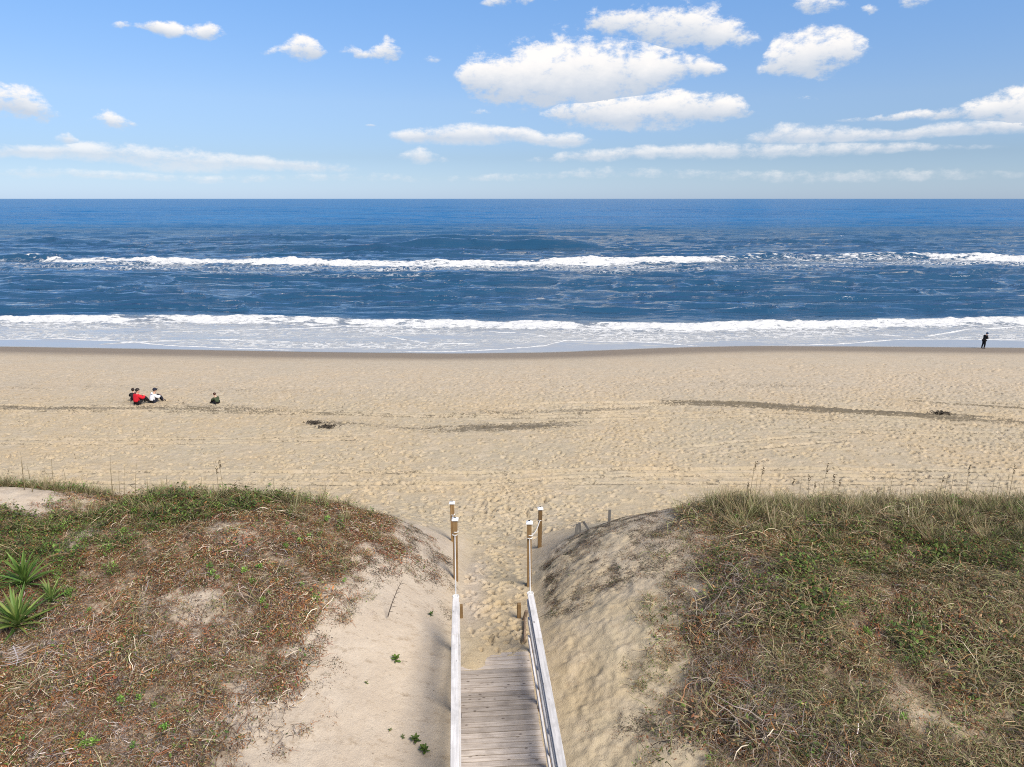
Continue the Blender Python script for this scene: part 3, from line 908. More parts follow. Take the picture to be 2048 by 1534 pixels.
# ------------------------------------------------------------------ boardwalk
M_DECK = wood_material('weathered_deck_wood', (.30, .25, .205), (.44, .385, .33), True, 0)
M_RAILW = wood_material('pale_weathered_rail', (.44, .42, .40), (.60, .575, .55), True, 1)
M_POST = wood_material('treated_post_wood', (.17, .10, .042), (.28, .175, .075), False, 2)
M_OLD = wood_material('grey_brown_wood', (.15, .10, .065), (.26, .19, .13), False, 2)
M_SLAT = wood_material('grey_slat_wood', (.13, .12, .11), (.22, .21, .19), False, 2)
M_CAP = plain('white_plastic_cap', (.78, .78, .77), .45, .04, 6)
M_BLACK = plain('black_solar_cell', (.015, .015, .018), .3, .1, 30)
M_ROPE = plain('weathered_rope', (.58, .56, .52), .9, .2, 60)

DECK_Z, DECK_W = 5.5, 1.55
HEAD = math.atan(.074)                                   # the walk heads a little to the left of straight out
walk = empty('boardwalk', (-.40, 14.1, 0), HEAD, 'weathered plank boardwalk with pale railings leading down to the sand', 'boardwalk')
rnd = random.Random(4)
PITCHB = .146
for i in range(44):                                      # planks, from the sandy end back towards the house
    ln = DECK_W + rnd.uniform(-.012, .02)
    mb = MB().box(0, 0, 0, ln, PITCHB - .017 - rnd.random() * .006, .036, bev=.004)
    pl = link('plank', mb.mesh('plank', M_DECK), walk)
    pl.location = (rnd.uniform(-.01, .01), -.073 - i * PITCHB, DECK_Z - .018 + rnd.uniform(-.003, .004))
    pl.rotation_euler = (rnd.uniform(-.012, .012), rnd.uniform(-.004, .004), rnd.uniform(-.006, .006))
for sx in (-.72, 0, .72):
    link('joist', MB().box(sx, -3.22, DECK_Z - .135, .04, 6.4, .19).mesh('joist', M_OLD), walk)
RAIL_Z = DECK_Z + 1.17
for sx in (-1, 1):
    ex = sx * (DECK_W / 2 + .075)
    for d in (-.02, -1.78, -3.55, -5.3):                 # posts outside the deck
        p = link('railing_post', MB().box(0, 0, -.25, .089, .089, 2.75, bev=.006).mesh('railing_post', M_POST), walk)
        p.location = (ex, d, RAIL_Z - .02 - 1.14)
    jn = .50                                             # the cap runs a little past the last post
    for a, b_ in ((jn, -1.28 if sx > 0 else -1.02), (-1.285 if sx > 0 else -1.025, -6.3)):
        c = link('rail_cap', MB().box(0, 0, 0, .142, a - b_, .037, bev=.005).mesh('rail_cap', M_RAILW), walk)
        c.location = (ex + sx * .012, (a + b_) / 2, RAIL_Z + (.012 if a > 0 else 0))
        c.rotation_euler = (0, .0, (.012 if a > 0 else -.004) * sx * (1 if sx < 0 else .3))
    for zz, y0 in ((RAIL_Z - .42, .10), (DECK_Z + .30, .06)):
        for a, b_ in ((y0, -1.775), (-1.785, -6.3)):
            q = link('side_rail', MB().box(0, 0, 0, .037, a - b_, .135, bev=.004).mesh('side_rail', M_RAILW), walk)
            q.location = (ex - sx * .065, (a + b_) / 2, zz + rnd.uniform(-.006, .006))
    q = link('side_rail', MB().box(0, 0, 0, .037, 6.6, .135, bev=.004).mesh('side_rail', M_RAILW), walk)
    q.location = (ex - sx * .065, -3.0, RAIL_Z - .095)


def stump(px, py, hh, wd, label, tilt=0.0, mat=M_POST):
    x, y = at(px, py)
    z = hz(x, y)
    o = link('stump_post', MB().box(0, 0, hh / 2 - .2, wd, wd, hh + .4, bev=.012).mesh('stump_post', mat), None, label, 'post')
    o.location = (x, y, z)
    o.rotation_euler = (0, tilt, HEAD)
    return o


stump(922, 1236, .36, .10, 'short brown stump post in the sand beside the left railing end')
stump(1038, 1236, .40, .10, 'short upright brown stump post at the right end of the boardwalk')
stump(1048, 1240, .26, .08, 'dark rotten stub beside the right railing end', .25, M_OLD)
x, y = at(1045, 1286)
bb = link('broken_board', MB().box(0, 0, 0, .05, 1.05, .12, bev=.01).mesh('broken_board', M_OLD), None, 'broken brown board lying on edge in the sand by the right railing', 'board')
bb.location = (x + .06, y + .50, hz(x, y + .4) + .05)
bb.rotation_euler = (R(-6), R(10), R(-3))


# ------------------------------------------------------------------ rope posts
def rope_post(px, dist, topz, label, tilt):
    d = ray(px, 1100)
    x, y = d[0] / d[1] * dist, dist
    g = hz(x, y)
    hgt = topz - g
    r = empty('rope_post', (x, y, g), R(tilt * 3), label, 'post', 'rope posts flanking the sand path')
    r.rotation_euler[1] = R(tilt)
    link('post', MB().box(0, 0, hgt / 2 - .3, .125, .125, hgt + .6, bev=.006).mesh('post', M_POST), r)
    mb = MB()
    mb.box(0, 0, hgt + .018, .18, .18, .036, bev=.006)
    mb.add([(-.078, -.078, hgt + .036), (.078, -.078, hgt + .036), (.078, .078, hgt + .036), (-.078, .078, hgt + .036),
            (-.03, -.03, hgt + .075), (.03, -.03, hgt + .075), (.03, .03, hgt + .075), (-.03, .03, hgt + .075)],
           [(0, 1, 5, 4), (1, 2, 6, 5), (2, 3, 7, 6), (3, 0, 4, 7)])
    c = link('post_cap', mb.mesh('post_cap', M_CAP), r)
    link('solar_cell', MB().box(0, 0, hgt + .078, .055, .055, .008).mesh('solar_cell', M_BLACK), c)
    return x, y, topz


P_LF = rope_post(910.5, 17.8, 7.02, 'brown rope post with white cap, left of the path, nearer one', .4)
P_RF = rope_post(1059, 17.8, 6.92, 'brown rope post with white cap, right of the path, nearer one', -.3)
P_LB = rope_post(907, 21.2, 5.98, 'brown rope post with white cap, left of the path, farther one', -.5)
P_RB = rope_post(1079, 21.2, 5.78, 'brown rope post with white cap, right of the path, farther one', .6)


def rope(name_label, A, B, sag):
    A, B = Vector(A), Vector(B)
    pts = [A.lerp(B, t / 14) - Vector((0, 0, sag * 4 * (t / 14) * (1 - t / 14))) for t in range(15)]
    mb = MB().tube(pts, .016, 6)
    for q in (A, B):                                     # the loop tied round the post
        mb.tube([q + Vector((.07 * math.cos(a), .07 * math.sin(a), 0)) for a in np.linspace(0, 2 * math.pi, 9)], .016, 5, caps=False)
    link('rope', mb.mesh('rope', M_ROPE, True), None, name_label, 'rope')


cl = Matrix.Rotation(HEAD, 4, 'Z')
for sx, F, B_, nm in ((-1, P_LF, P_LB, 'left'), (1, P_RF, P_RB, 'right')):
    e = cl @ Vector((sx * (DECK_W / 2 + .08), .45, 0)) + Vector((-.40, 14.1, RAIL_Z + .03))
    rope('pale rope strung from the %s railing end up to the nearer post' % nm, e, (F[0], F[1] - .02, F[2] - .42), .05)
    rope('pale rope sagging between the two %s posts' % nm, (F[0] + .02, F[1], F[2] - .34), (B_[0], B_[1], B_[2] - .38), .16)

# ------------------------------------------------------------------ stubs of an old sand fence on the right dune's crest
for (dx, dy, hh, tl, lab) in ((1.98, 20.1, .34, .10, 'leftmost grey sand fence slat beside the right dune'), (2.10, 20.1, .34, -.06, 'second grey sand fence slat from the left by the right dune'),
                              (2.34, 20.0, .26, -.65, 'leaning grey sand fence slat on the right dune slope'), (2.98, 20.0, .36, .03, 'tall upright grey sand fence slat on the right dune crest')):
    o = link('fence_slat', MB().box(0, 0, hh / 2 - .25, .085, .02, hh + .5, bev=.003).mesh('fence_slat', M_SLAT), None, lab, 'fence slat', 'sand fence stubs')
    o.location = (dx, dy, hz(dx, dy) + .05)
    o.rotation_euler = (rnd.uniform(-.1, .1), tl, rnd.uniform(-.4, .4))

# ------------------------------------------------------------------ plant cover
M_FOL = foliage_material('plant_cover', .7, .2)
M_GREEN = foliage_material('green_leaves', .5, .3)
tmpl = {}


def pick(r, pal):
    c = pal[r.randrange(len(pal))]
    k = r.uniform(.65, 1.45)
    return tuple(min(1, v * k) for v in c)


BROWN = [(.20, .095, .040), (.26, .14, .06), (.14, .07, .035), (.32, .20, .105), (.19, .075, .035), (.36, .25, .15), (.10, .06, .038), (.28, .13, .045)]
REDS = [(.24, .085, .038), (.30, .12, .045), (.19, .075, .04), (.34, .155, .06)]
TANS = [(.46, .36, .26), (.40, .29, .19), (.52, .43, .33)]
GREYS = [(.26, .22, .20), (.33, .29, .27), (.20, .165, .15), (.41, .36, .335), (.16, .125, .105), (.28, .21, .17)]
GREEN = [(.07, .11, .022), (.10, .155, .03), (.05, .085, .02), (.14, .19, .04), (.085, .105, .03)]
LIME = [(.13, .25, .035), (.17, .30, .05), (.10, .20, .03), (.21, .33, .07)]
STRAW = [(.34, .265, .155), (.28, .21, .11), (.40, .33, .21), (.22, .165, .09), (.16, .165, .06), (.20, .20, .085)]
DARK = [(.05, .038, .03), (.07, .05, .038), (.04, .045, .02), (.09, .065, .045)]
RUST = [(.33, .115, .03), (.28, .14, .035), (.40, .19, .05), (.22, .085, .03)]


def stems(mb, r, n, rad, lng, wid, pal, lift, curl, up=0.0):
    """n thin curling stems that start within rad of the middle"""
    for _ in range(n):
        a, q = r.uniform(0, 6.28), rad * math.sqrt(r.random())
        p = Vector((q * math.cos(a), q * math.sin(a), r.uniform(0, lift)))
        h = r.uniform(0, 6.28)
        L = lng * r.uniform(.5, 1.3)
        pts = [p.copy()]
        vz = r.uniform(-.2, .9) * lift / max(L, .01) + up * r.uniform(.7, 1.2)
        for k in range(4):
            h += r.uniform(-curl, curl)
            p = p + Vector((math.cos(h), math.sin(h), vz)).normalized() * (L / 4)
            p.z = max(p.z, .004)
            vz -= r.uniform(0, .55) * (1 if up < 1 else .6)
            pts.append(p.copy())
        mb.blade(pts, [wid, wid * .95, wid * .85, wid * .7, wid * .3], (r.uniform(-.3, .3) - math.sin(h), math.cos(h), r.uniform(-.9, .9)), pick(r, pal))


def leaves(mb, r, n, rad, size, pal, lift, narrow=.5):
    for _ in range(n):
        a, q = r.uniform(0, 6.28), rad * math.sqrt(r.random())
        c = Vector((q * math.cos(a), q * math.sin(a), r.uniform(.01, lift)))
        h, pit = r.uniform(0, 6.28), r.uniform(-.6, .9)
        L = size * r.uniform(.6, 1.3)
        d = Vector((math.cos(h) * math.cos(pit), math.sin(h) * math.cos(pit), math.sin(pit)))
        s_ = d.cross(Vector((r.uniform(-.4, .4), r.uniform(-.4, .4), 1))).normalized()
        m_ = c + d * L * .5
        n_ = d.cross(s_) * L * .08
        mb.add([c, m_ - s_ * L * narrow * .5 + n_, c + d * L, m_ + s_ * L * narrow * .5 + n_], [(0, 1, 2, 3)], pick(r, pal))


def template(kind, var):
    r = random.Random(sum(ord(ch) * (i + 3) for i, ch in enumerate(kind)) + var * 7)
    mb = MB()
    if kind == 'dry':
        stems(mb, r, 18, .20, .24, .0085, BROWN + REDS + DARK[:2], .08, .7)
        leaves(mb, r, 26, .22, .046, BROWN + REDS[:2] + DARK[:2], .10, .42)
        leaves(mb, r, 20, .22, .026, BROWN + REDS, .08, .6)
        stems(mb, r, 4, .18, .24, .008, TANS, .11, .8)
        leaves(mb, r, 9, .2, .045, GREEN, .12, .5)
        leaves(mb, r, 8, .2, .04, STRAW, .12, .4)
    elif kind == 'grey':
        stems(mb, r, 17, .22, .28, .010, GREYS + TANS[:2], .08, 1.0)
        stems(mb, r, 12, .2, .24, .009, BROWN + DARK, .06, .9)
        leaves(mb, r, 14, .2, .045, BROWN + DARK, .06)
    elif kind == 'twig':
        stems(mb, r, 12, .16, .40, .0065, [(.32, .265, .225), (.24, .19, .155), (.37, .31, .265), (.16, .12, .09)], .18, .85, .2)
        stems(mb, r, 14, .18, .3, .010, DARK + BROWN, .1, .9)
        leaves(mb, r, 14, .2, .045, BROWN + DARK + GREEN[:2], .08)
    elif kind == 'shrub':
        leaves(mb, r, 62, .21, .062, GREEN + DARK[2:3], .24, .55)
        leaves(mb, r, 10, .20, .05, BROWN, .22, .5)
        stems(mb, r, 9, .15, .35, .007, BROWN + STRAW, .2, .6, .5)
        stems(mb, r, 5, .15, .3, .006, DARK, .12, .6)
    elif kind == 'mix':
        leaves(mb, r, 36, .21, .052, GREEN + STRAW[3:] + BROWN[:4], .15, .5)
        stems(mb, r, 18, .18, .34, .009, STRAW + STRAW + BROWN[:2] + DARK[:2], .14, .6, .3)
        leaves(mb, r, 8, .2, .04, BROWN + DARK, .15, .45)
    elif kind == 'grass':
        stems(mb, r, 44, .11, .50, .0075, STRAW, .04, .25, 1.5)
        stems(mb, r, 12, .10, .38, .008, [(.09, .12, .03), (.12, .14, .045)], .04, .25, 1.6)
    elif kind == 'bunch':
        stems(mb, r, 26, .10, .34, .008, STRAW + TANS, .03, .35, .9)
        leaves(mb, r, 10, .12, .04, BROWN, .05, .5)
    elif kind == 'herb':
        stems(mb, r, 12, .10, .30, .008, [(.11, .12, .04), (.16, .10, .05)], .03, .25, 2.2)
        leaves(mb, r, 60, .13, .055, GREEN[1:4] + LIME, .30, .42)
        leaves(mb, r, 14, .14, .045, BROWN + RUST, .22, .45)
    elif kind == 'vine':
        stems(mb, r, 8, .18, .40, .008, DARK, .02, .35)
        leaves(mb, r, 24, .24, .04, DARK + GREEN[:1], .03, .55)
    elif kind == 'litter':
        leaves(mb, r, 30, .26, .032, BROWN + DARK, .015, .5)
        stems(mb, r, 8, .24, .14, .006, BROWN + GREYS, .015, .6)
    elif kind == 'sprout':
        leaves(mb, r, 46, .085, .062, LIME, .13, .48)
        stems(mb, r, 6, .05, .15, .008, [(.14, .18, .05)], .02, .3, 2.4)
    me = mb.mesh(kind, M_GREEN if kind in ('herb', 'sprout') else M_FOL, False, True)
    return me


def tuft_collection(kinds):
    key = '_'.join(kinds)
    if key not in tmpl:
        c = bpy.data.collections.new('tufts_' + key)
        n = 0
        for kd in kinds:
            for v in range(4):
                o = bpy.data.objects.new('tuft_%02d' % n, template(kd, v))
                c.objects.link(o)
                n += 1
        tmpl[key] = c
    return tmpl[key]


def cover(name, label, cat, kinds, x, y, kind_i, scale, lift=0.0, seed=0, tilt=1.0):
    """one mass of low plants: tufts set on the sand by geometry nodes"""
    r = np.random.default_rng(seed)
    n = len(x)
    z = ground(x, y) + relief(x, y) * .5 + lift
    e = .15
    gx = (ground(x + e, y) - ground(x - e, y)) / (2 * e) * tilt
    gy = (ground(x, y + e) - ground(x, y - e)) / (2 * e) * tilt
    nx, ny, nz_ = -gx, -gy, np.ones(n)
    L = np.sqrt(nx ** 2 + ny ** 2 + 1)
    nx, ny, nz_ = nx / L, ny / L, nz_ / L
    th = r.uniform(0, 2 * math.pi, n)
    ax = np.stack([np.cos(th), np.sin(th), np.zeros(n)], -1)
    N = np.stack([nx, ny, nz_], -1)
    bx = np.cross(N, ax); bx /= np.linalg.norm(bx, axis=1)[:, None]
    axx = np.cross(bx, N)
    Rm = np.stack([axx, bx, N], -1)
    eul = np.stack([np.arctan2(Rm[:, 2, 1], Rm[:, 2, 2]), -np.arcsin(np.clip(Rm[:, 2, 0], -1, 1)), np.arctan2(Rm[:, 1, 0], Rm[:, 0, 0])], -1)
    me = bpy.data.meshes.new(name)
    me.vertices.add(n)
    me.vertices.foreach_set('co', np.c_[x, y, z].astype(np.float32).ravel())
    me.attributes.new('rot', 'FLOAT_VECTOR', 'POINT').data.foreach_set('vector', eul.astype(np.float32).ravel())
    me.attributes.new('size', 'FLOAT', 'POINT').data.foreach_set('value', scale.astype(np.float32))
    me.attributes.new('pick', 'INT', 'POINT').data.foreach_set('value', (kind_i * 4 + r.integers(0, 4, n)).astype(np.int32))
    o = link(name, me, None, label, cat, kind='stuff')
    g = bpy.data.node_groups.new(name, 'GeometryNodeTree')
    g.interface.new_socket('Geometry', in_out='INPUT', socket_type='NodeSocketGeometry')
    g.interface.new_socket('Geometry', in_out='OUTPUT', socket_type='NodeSocketGeometry')
    gi, go = g.nodes.new('NodeGroupInput'), g.nodes.new('NodeGroupOutput')
    ip = g.nodes.new('GeometryNodeInstanceOnPoints')
    ci = g.nodes.new('GeometryNodeCollectionInfo')
    ci.inputs[0].default_value = tuft_collection(kinds)
    ci.inputs['Separate Children'].default_value = True
    ci.inputs['Reset Children'].default_value = True

    def named(nm, ty):
        q = g.nodes.new('GeometryNodeInputNamedAttribute')
        q.data_type = ty
        q.inputs[0].default_value = nm
        return q.outputs[0]
    er = g.nodes.new('FunctionNodeEulerToRotation')
    lk = g.links.new
    lk(gi.outputs[0], ip.inputs['Points'])
    lk(ci.outputs[0], ip.inputs['Instance'])
    ip.inputs['Pick Instance'].default_value = True
    lk(named('pick', 'INT'), ip.inputs['Instance Index'])
    lk(named('rot', 'FLOAT_VECTOR'), er.inputs[0])
    lk(er.outputs[0], ip.inputs['Rotation'])
    lk(named('size', 'FLOAT'), ip.inputs['Scale'])
    lk(ip.outputs[0], go.inputs[0])
    md = o.modifiers.new('scatter', 'NODES')
    md.node_group = g
    return o


def spread_pts(n, x0, x1, y0, y1, dens, seed):
    r = np.random.default_rng(seed)
    x, y = r.uniform(x0, x1, n), r.uniform(y0, y1, n)
    k = r.random(n) < dens(x, y)
    return x[k], y[k], r


def gauss(x, y, cx, cy, sx, sy):
    return np.exp(-(((x - cx) / sx) ** 2 + ((y - cy) / sy) ** 2))


def build_cover():
    # left dune: rusty dry cover, greyer at its foot, green along the crest
    x, y, r = spread_pts(17500, -22, -1.8, 8.0, 22, lambda a, b: veg_left(a, b) ** 1.3, 1)
    n = fbm(x * .6, y * .6, 301, 4)
    greyz = sstep(.9 * n + 1.0 * gauss(x, y, -6.2, 11.0, 3.2, 2.6) + .6 * gauss(x, y, -9, 13, 3, 1.5) + .5 * gauss(x, y, -6.8, 16.3, 1.4, 1), .25, .8)
    greenz = sstep(.35 * n + 1.2 * gauss(x, y, -8.6, 18.7, 2.6, 1.5) + 1.1 * gauss(x, y, -12.6, 16.3, 2.6, 2.0) + .4 * gauss(x, y, -8.5, 15.5, 2, 2), .42, .8)
    u = r.random(len(x))
    ki = np.where(u < greenz * .58, 2, np.where(u < greenz * .58 + greyz * .45, 1, np.where(u > .982, 4, np.where(u > .92, 3, 0))))
    cl = fbm(x * 1.1, y * 1.1, 331, 3)
    cover('dry_ground_cover', 'rusty brown dry plant cover tangled over the left dune', 'ground cover', ('dry', 'grey', 'shrub', 'mix', 'bunch'), x, y, ki, r.uniform(.6, 1.1, len(x)) * (1 + .5 * cl) * np.where(r.random(len(x)) > .93, 1.6, 1.0), seed=2)
    # herbs and grass along the left crest
    x, y, r = spread_pts(1700, -22, -4, 17.6, 21, lambda a, b: veg_left(a, b) * (.12 + .9 * gauss(a, b, -8.8, 19.3, 2.6, .8) + .6 * gauss(a, b, -15, 20, 2.2, .6)), 3)
    ki = (r.random(len(x)) < .38).astype(int)
    cover('crest_herbs', 'green herbs and grass along the crest of the left dune', 'herbs', ('herb', 'grass'), x, y, ki, r.uniform(.55, 1.15, len(x)), seed=4, tilt=.3)
    x, y, r = spread_pts(420, -17, -8.5, 13.2, 17.6, lambda a, b: np.clip(.9 * gauss(a, b, -11.2, 15.0, 1.9, 1.2) + .6 * gauss(a, b, -13, 16.8, 2, 1), 0, 1), 43)
    cover('green_herbs', 'green herbs filling in round the yuccas on the left dune', 'herbs', ('herb', 'shrub'), x, y, (r.random(len(x)) < .4).astype(int), r.uniform(.6, 1.1, len(x)), seed=44, tilt=.6)
    x, y, r = spread_pts(500, -22, -12.5, 19.6, 21.2, lambda a, b: .75 * np.ones_like(a), 33)
    cover('far_crest_grass', 'low green grass behind the bare sand hill at far left', 'grass', ('herb', 'grass'), x, y, (r.random(len(x)) < .5).astype(int), r.uniform(.5, 1.0, len(x)), seed=34, tilt=.3)
    # right dune: green and straw thicket
    x, y, r = spread_pts(18000, 2.2, 22, 8.0, 21.6, lambda a, b: veg_right(a, b) ** 1.2, 5)
    n = fbm(x * .6, y * .6, 305, 4)
    s = x - BR(y)
    tw = sstep(.5 * n + 1.2 * np.exp(-((s - .9) / 1.1) ** 2) * (1 - sstep(y, 15.3, 16.6)) + .5 * gauss(x, y, 6.8, 18.2, 1.8, .8), .3, .85)
    gz = sstep(.7 * n + 1.0 * gauss(x, y, 9.8, 16.6, 4.2, 1.4) + .55 * gauss(x, y, 8, 13.3, 3, 1.5), .35, .8)
    u = r.random(len(x))
    ki = np.where(u < tw * .55, 1, np.where(u < tw * .55 + gz * .62, 0, np.where(u > .95, 4, np.where(u > .88, 3, 2))))
    cl = fbm(x * 1.1, y * 1.1, 333, 3)
    ki = np.where((fbm(x * .5, y * .7, 337, 3) > .08) & (r.random(len(x)) < .5) & (y < 17.5), 5, ki)
    cover('dune_thicket', 'tangled green and straw coloured thicket over the right dune', 'thicket', ('shrub', 'twig', 'mix', 'grey', 'bunch', 'dry'), x, y, ki, r.uniform(.6, 1.1, len(x)) * (1 + .55 * cl) * np.where(r.random(len(x)) > .9, 1.7, 1.0), seed=6)
    x, y, r = spread_pts(2600, 4.6, 22, 16.9, 20.9, lambda a, b: np.clip(veg_right(a, b) * (.10 + .75 * np.exp(-((b - 19.1) / .9) ** 2)), 0, 1), 7)
    ki = (r.random(len(x)) < .14).astype(int)
    cover('dune_grass', 'straw coloured grass tufts along the crest of the right dune', 'grass', ('grass', 'herb'), x, y, ki, r.uniform(.7, 1.3, len(x)), seed=8, tilt=.3)
    # sparse dark runners and litter on the open sand of both slopes
    def op_r(a, b):
        s_ = a - xpath(b)
        e = BR(b) - a
        n_ = fbm(a * 1.3, b * 1.3, 311, 4)
        v = sstep(e, -.2, .4) * sstep(s_, 1.35, 2.1) * (1 - sstep(b, 19.6, 20.6)) * sstep(n_ + .62 * sstep(b, 14.5, 16.5) + .35 * np.exp(-(e / .7) ** 2) + .5 * gauss(a, b, 1.15, 17.6, .35, 1.2), .08, .55)
        return np.clip(v, 0, 1)
    x, y, r = spread_pts(5200, .6, 6, 8.5, 20.6, op_r, 9)
    x, y = np.r_[x, .98 + .16 * (r.random(160) - .5) + .25 * r.random(160) ** 2], np.r_[y, 15.4 + 3.6 * r.random(160)]
    cover('sparse_runners', 'sparse dark vine runners over the bare sand of the right dune', 'vines', ('vine', 'litter'), x, y, (r.random(len(x)) < .55).astype(int), r.uniform(.32, .8, len(x)), seed=10)

    def op_l(a, b):
        e = a - BL(b)
        n_ = fbm(a * 1.4, b * 1.4, 313, 4)
        v = np.exp(-(np.clip(e, 0, None) / .55) ** 2) * sstep(e, -.5, 0) * sstep(n_, -.35, .4) + (1.5 * gauss(a, b, -1.95, 17.9, .6, 1.1) + 1.0 * gauss(a, b, -1.75, 16.3, .45, .9)) * sstep(n_, -.4, .4)
        return np.clip(v, 0, 1) * (1 - sstep(b, 20, 21)) * (np.abs(a - xpath(b)) > 1.0)
    x, y, r = spread_pts(3600, -6, -.8, 8.5, 21, op_l, 11)
    cover('edge_litter', 'thin dark litter and runners where the left dune meets bare sand', 'litter', ('vine', 'litter'), x, y, (r.random(len(x)) < .6).astype(int), r.uniform(.4, .9, len(x)), seed=12)


build_cover()


# ------------------------------------------------------------------ single plants
def yucca(px, py, n, L, up, label, seed):
    x, y = at(px, py)
    r = random.Random(seed)
    root = empty('yucca_plant', (x, y, hz(x, y) + .05), 0, label, 'plant', 'yucca plants on the left dune')
    variants = []
    for v in range(4):
        mb = MB()
        wd, dr = .043, r.uniform(.15, .5)
        pts = [Vector((t * (1 - .12 * t * dr), 0, -dr * .5 * t ** 2.4)) for t in np.linspace(0, 1, 6)]
        c = pick(r, [(.13, .22, .045), (.10, .18, .042), (.17, .26, .055), (.23, .29, .08)])
        for sg in (-1, 1):                               # folded along the middle
            v4 = []
            for i, p in enumerate(pts):
                ww = wd * (.55, .95, 1.0, .85, .5, .04)[i]
                v4 += [p, p + Vector((0, sg * ww, .022 * (1 - i / 6)))]
            mb.add(v4, [(2 * i, 2 * i + 1, 2 * i + 3, 2 * i + 2)[::sg] for i in range(5)], c)
        variants.append(mb.mesh('leaf', M_GREEN, True, True))
    for k in range(n):
        o = link('leaf', variants[k % 4], root)
        t = k / n
        o.rotation_euler = (r.uniform(-.3, .3), -(r.uniform(.05, .5) + (1 - t) * -.1 + up * t * 1.0), k * 2.39996 + r.uniform(-.2, .2))
        o.scale = [L * r.uniform(.7, 1.08)] * 3
        o.location = (0, 0, .02 + .12 * t)


yucca(38, 1262, 64, .85, 1.1, 'large yucca rosette with long pointed leaves, lowest of the group at the left edge', 1)
yucca(52, 1178, 56, .78, 1.35, 'upright yucca above the large rosette at the left edge of the left dune', 2)
yucca(104, 1212, 34, .52, 1.3, 'small yucca to the right of the two larger ones on the left dune', 3)
yucca(-30, 1190, 50, .75, 1.2, 'yucca partly cut by the left edge of the picture', 4)


def sapling(px, py, size, n, label, seed):
    """young broad-leaved plant on open sand: each leaf can be told apart"""
    x, y = at(px, py)
    r = random.Random(seed)
    root = empty('beach_plant', (x, y, hz(x, y)), 0, label, 'plant', 'young green plants on the bare sand')
    link('stem', MB().tube([(0, 0, -.03), (.01, 0, size * .35), (.0, .01, size * .6)], [.008, .006, .003], 5).mesh('stem', M_OLD), root)
    mb = MB()
    c = pick(r, GREEN[1:4])
    pts = [Vector((t, 0, .18 * t - .32 * t * t)) for t in (0, .3, .6, .85, 1)]
    for sg in (-1, 1):
        v4 = []
        for i, p in enumerate(pts):
            v4 += [p, p + Vector((0, sg * (.03, .2, .24, .15, .01)[i], .04))]
        mb.add(v4, [(2 * i, 2 * i + 1, 2 * i + 3, 2 * i + 2)[::sg] for i in range(4)], c)
    me = mb.mesh('leaf', M_GREEN, True, True)
    for k in range(n):
        o = link('leaf', me, root)
        t = k / n
        o.rotation_euler = (r.uniform(-.3, .3), -r.uniform(.0, .4) - t * .7, k * 2.4 + r.uniform(-.3, .3))
        o.scale = [size * r.uniform(.55, .8)] * 3
        o.location = (0, 0, size * .5 * t + .01)


sapling(792, 1323, .16, 11, 'young green plant alone on the bare sand left of the boardwalk', 1)
sapling(830, 1484, .16, 12, 'young green plant on the sand, upper of the two nearest the boardwalk', 2)
sapling(849, 1506, .17, 13, 'young green plant lowest on the sand beside the left railing', 3)
sapling(806, 1478, .08, 7, 'tiny green seedling on the sand left of the upper young plant', 4)
sapling(780, 1462, .07, 6, 'tiny green seedling farthest left of the low group on the sand', 5)
sapling(733, 1368, .07, 6, 'tiny green seedling alone in the middle of the bare left slope', 6)
sapling(862, 1232, .12, 9, 'dark green plant on the sand beside the left railing end', 7)

# light green sprigs dotted over the dry cover
sp_me = [template('sprout', v) for v in range(4)]


def sprig(px, py, sc, seed, label, group):
    x, y = at(px, py)
    r = random.Random(seed)
    o = link('green_sprig', sp_me[seed % 4], None, label, 'sprig', group)
    o.location = (x, y, hz(x, y) + .07)
    o.rotation_euler = (0, 0, r.uniform(0, 6.28))
    o.scale = [sc] * 3


LSP = [(575, 1055), (620, 1080), (588, 1075), (600, 1090), (640, 1075), (572, 1100), (580, 1030), (655, 1045), (394, 1118), (420, 1140), (436, 1162), (425, 1155),
       (465, 1138), (520, 1142), (555, 1170), (490, 1150), (535, 1222), (525, 1210), (180, 1228), (138, 1198), (540, 1195), (505, 1172), (604, 1175),
       (250, 1070), (215, 1000), (300, 1010), (330, 1020), (270, 1030), (5, 1090), (60, 1060), (30, 1040), (95, 1090), (120, 1010), (540, 975), (450, 978), (370, 972),
       (690, 1168), (630, 1205), (310, 1420), (245, 1410), (280, 1405), (170, 1500), (165, 1480), (190, 1495), (268, 1500), (330, 1465)]
def where_left(a, b_):
    if b_ > 1380:
        return ('light green leafy sprig at the grey foot of the left dune', 'green sprigs at the foot of the left dune')
    if a < 200:
        return ('light green leafy sprig among the plants above the yuccas', 'green sprigs near the yuccas')
    if b_ < 1035:
        return ('light green leafy sprig high on the left dune near its crest', 'green sprigs near the left crest')
    if a > 560 and b_ < 1110:
        return ('light green leafy sprig on the rusty right shoulder of the left dune', 'green sprigs on the left dune shoulder')
    return ('light green leafy sprig in the dry middle of the left dune', 'green sprigs in the middle of the left dune')


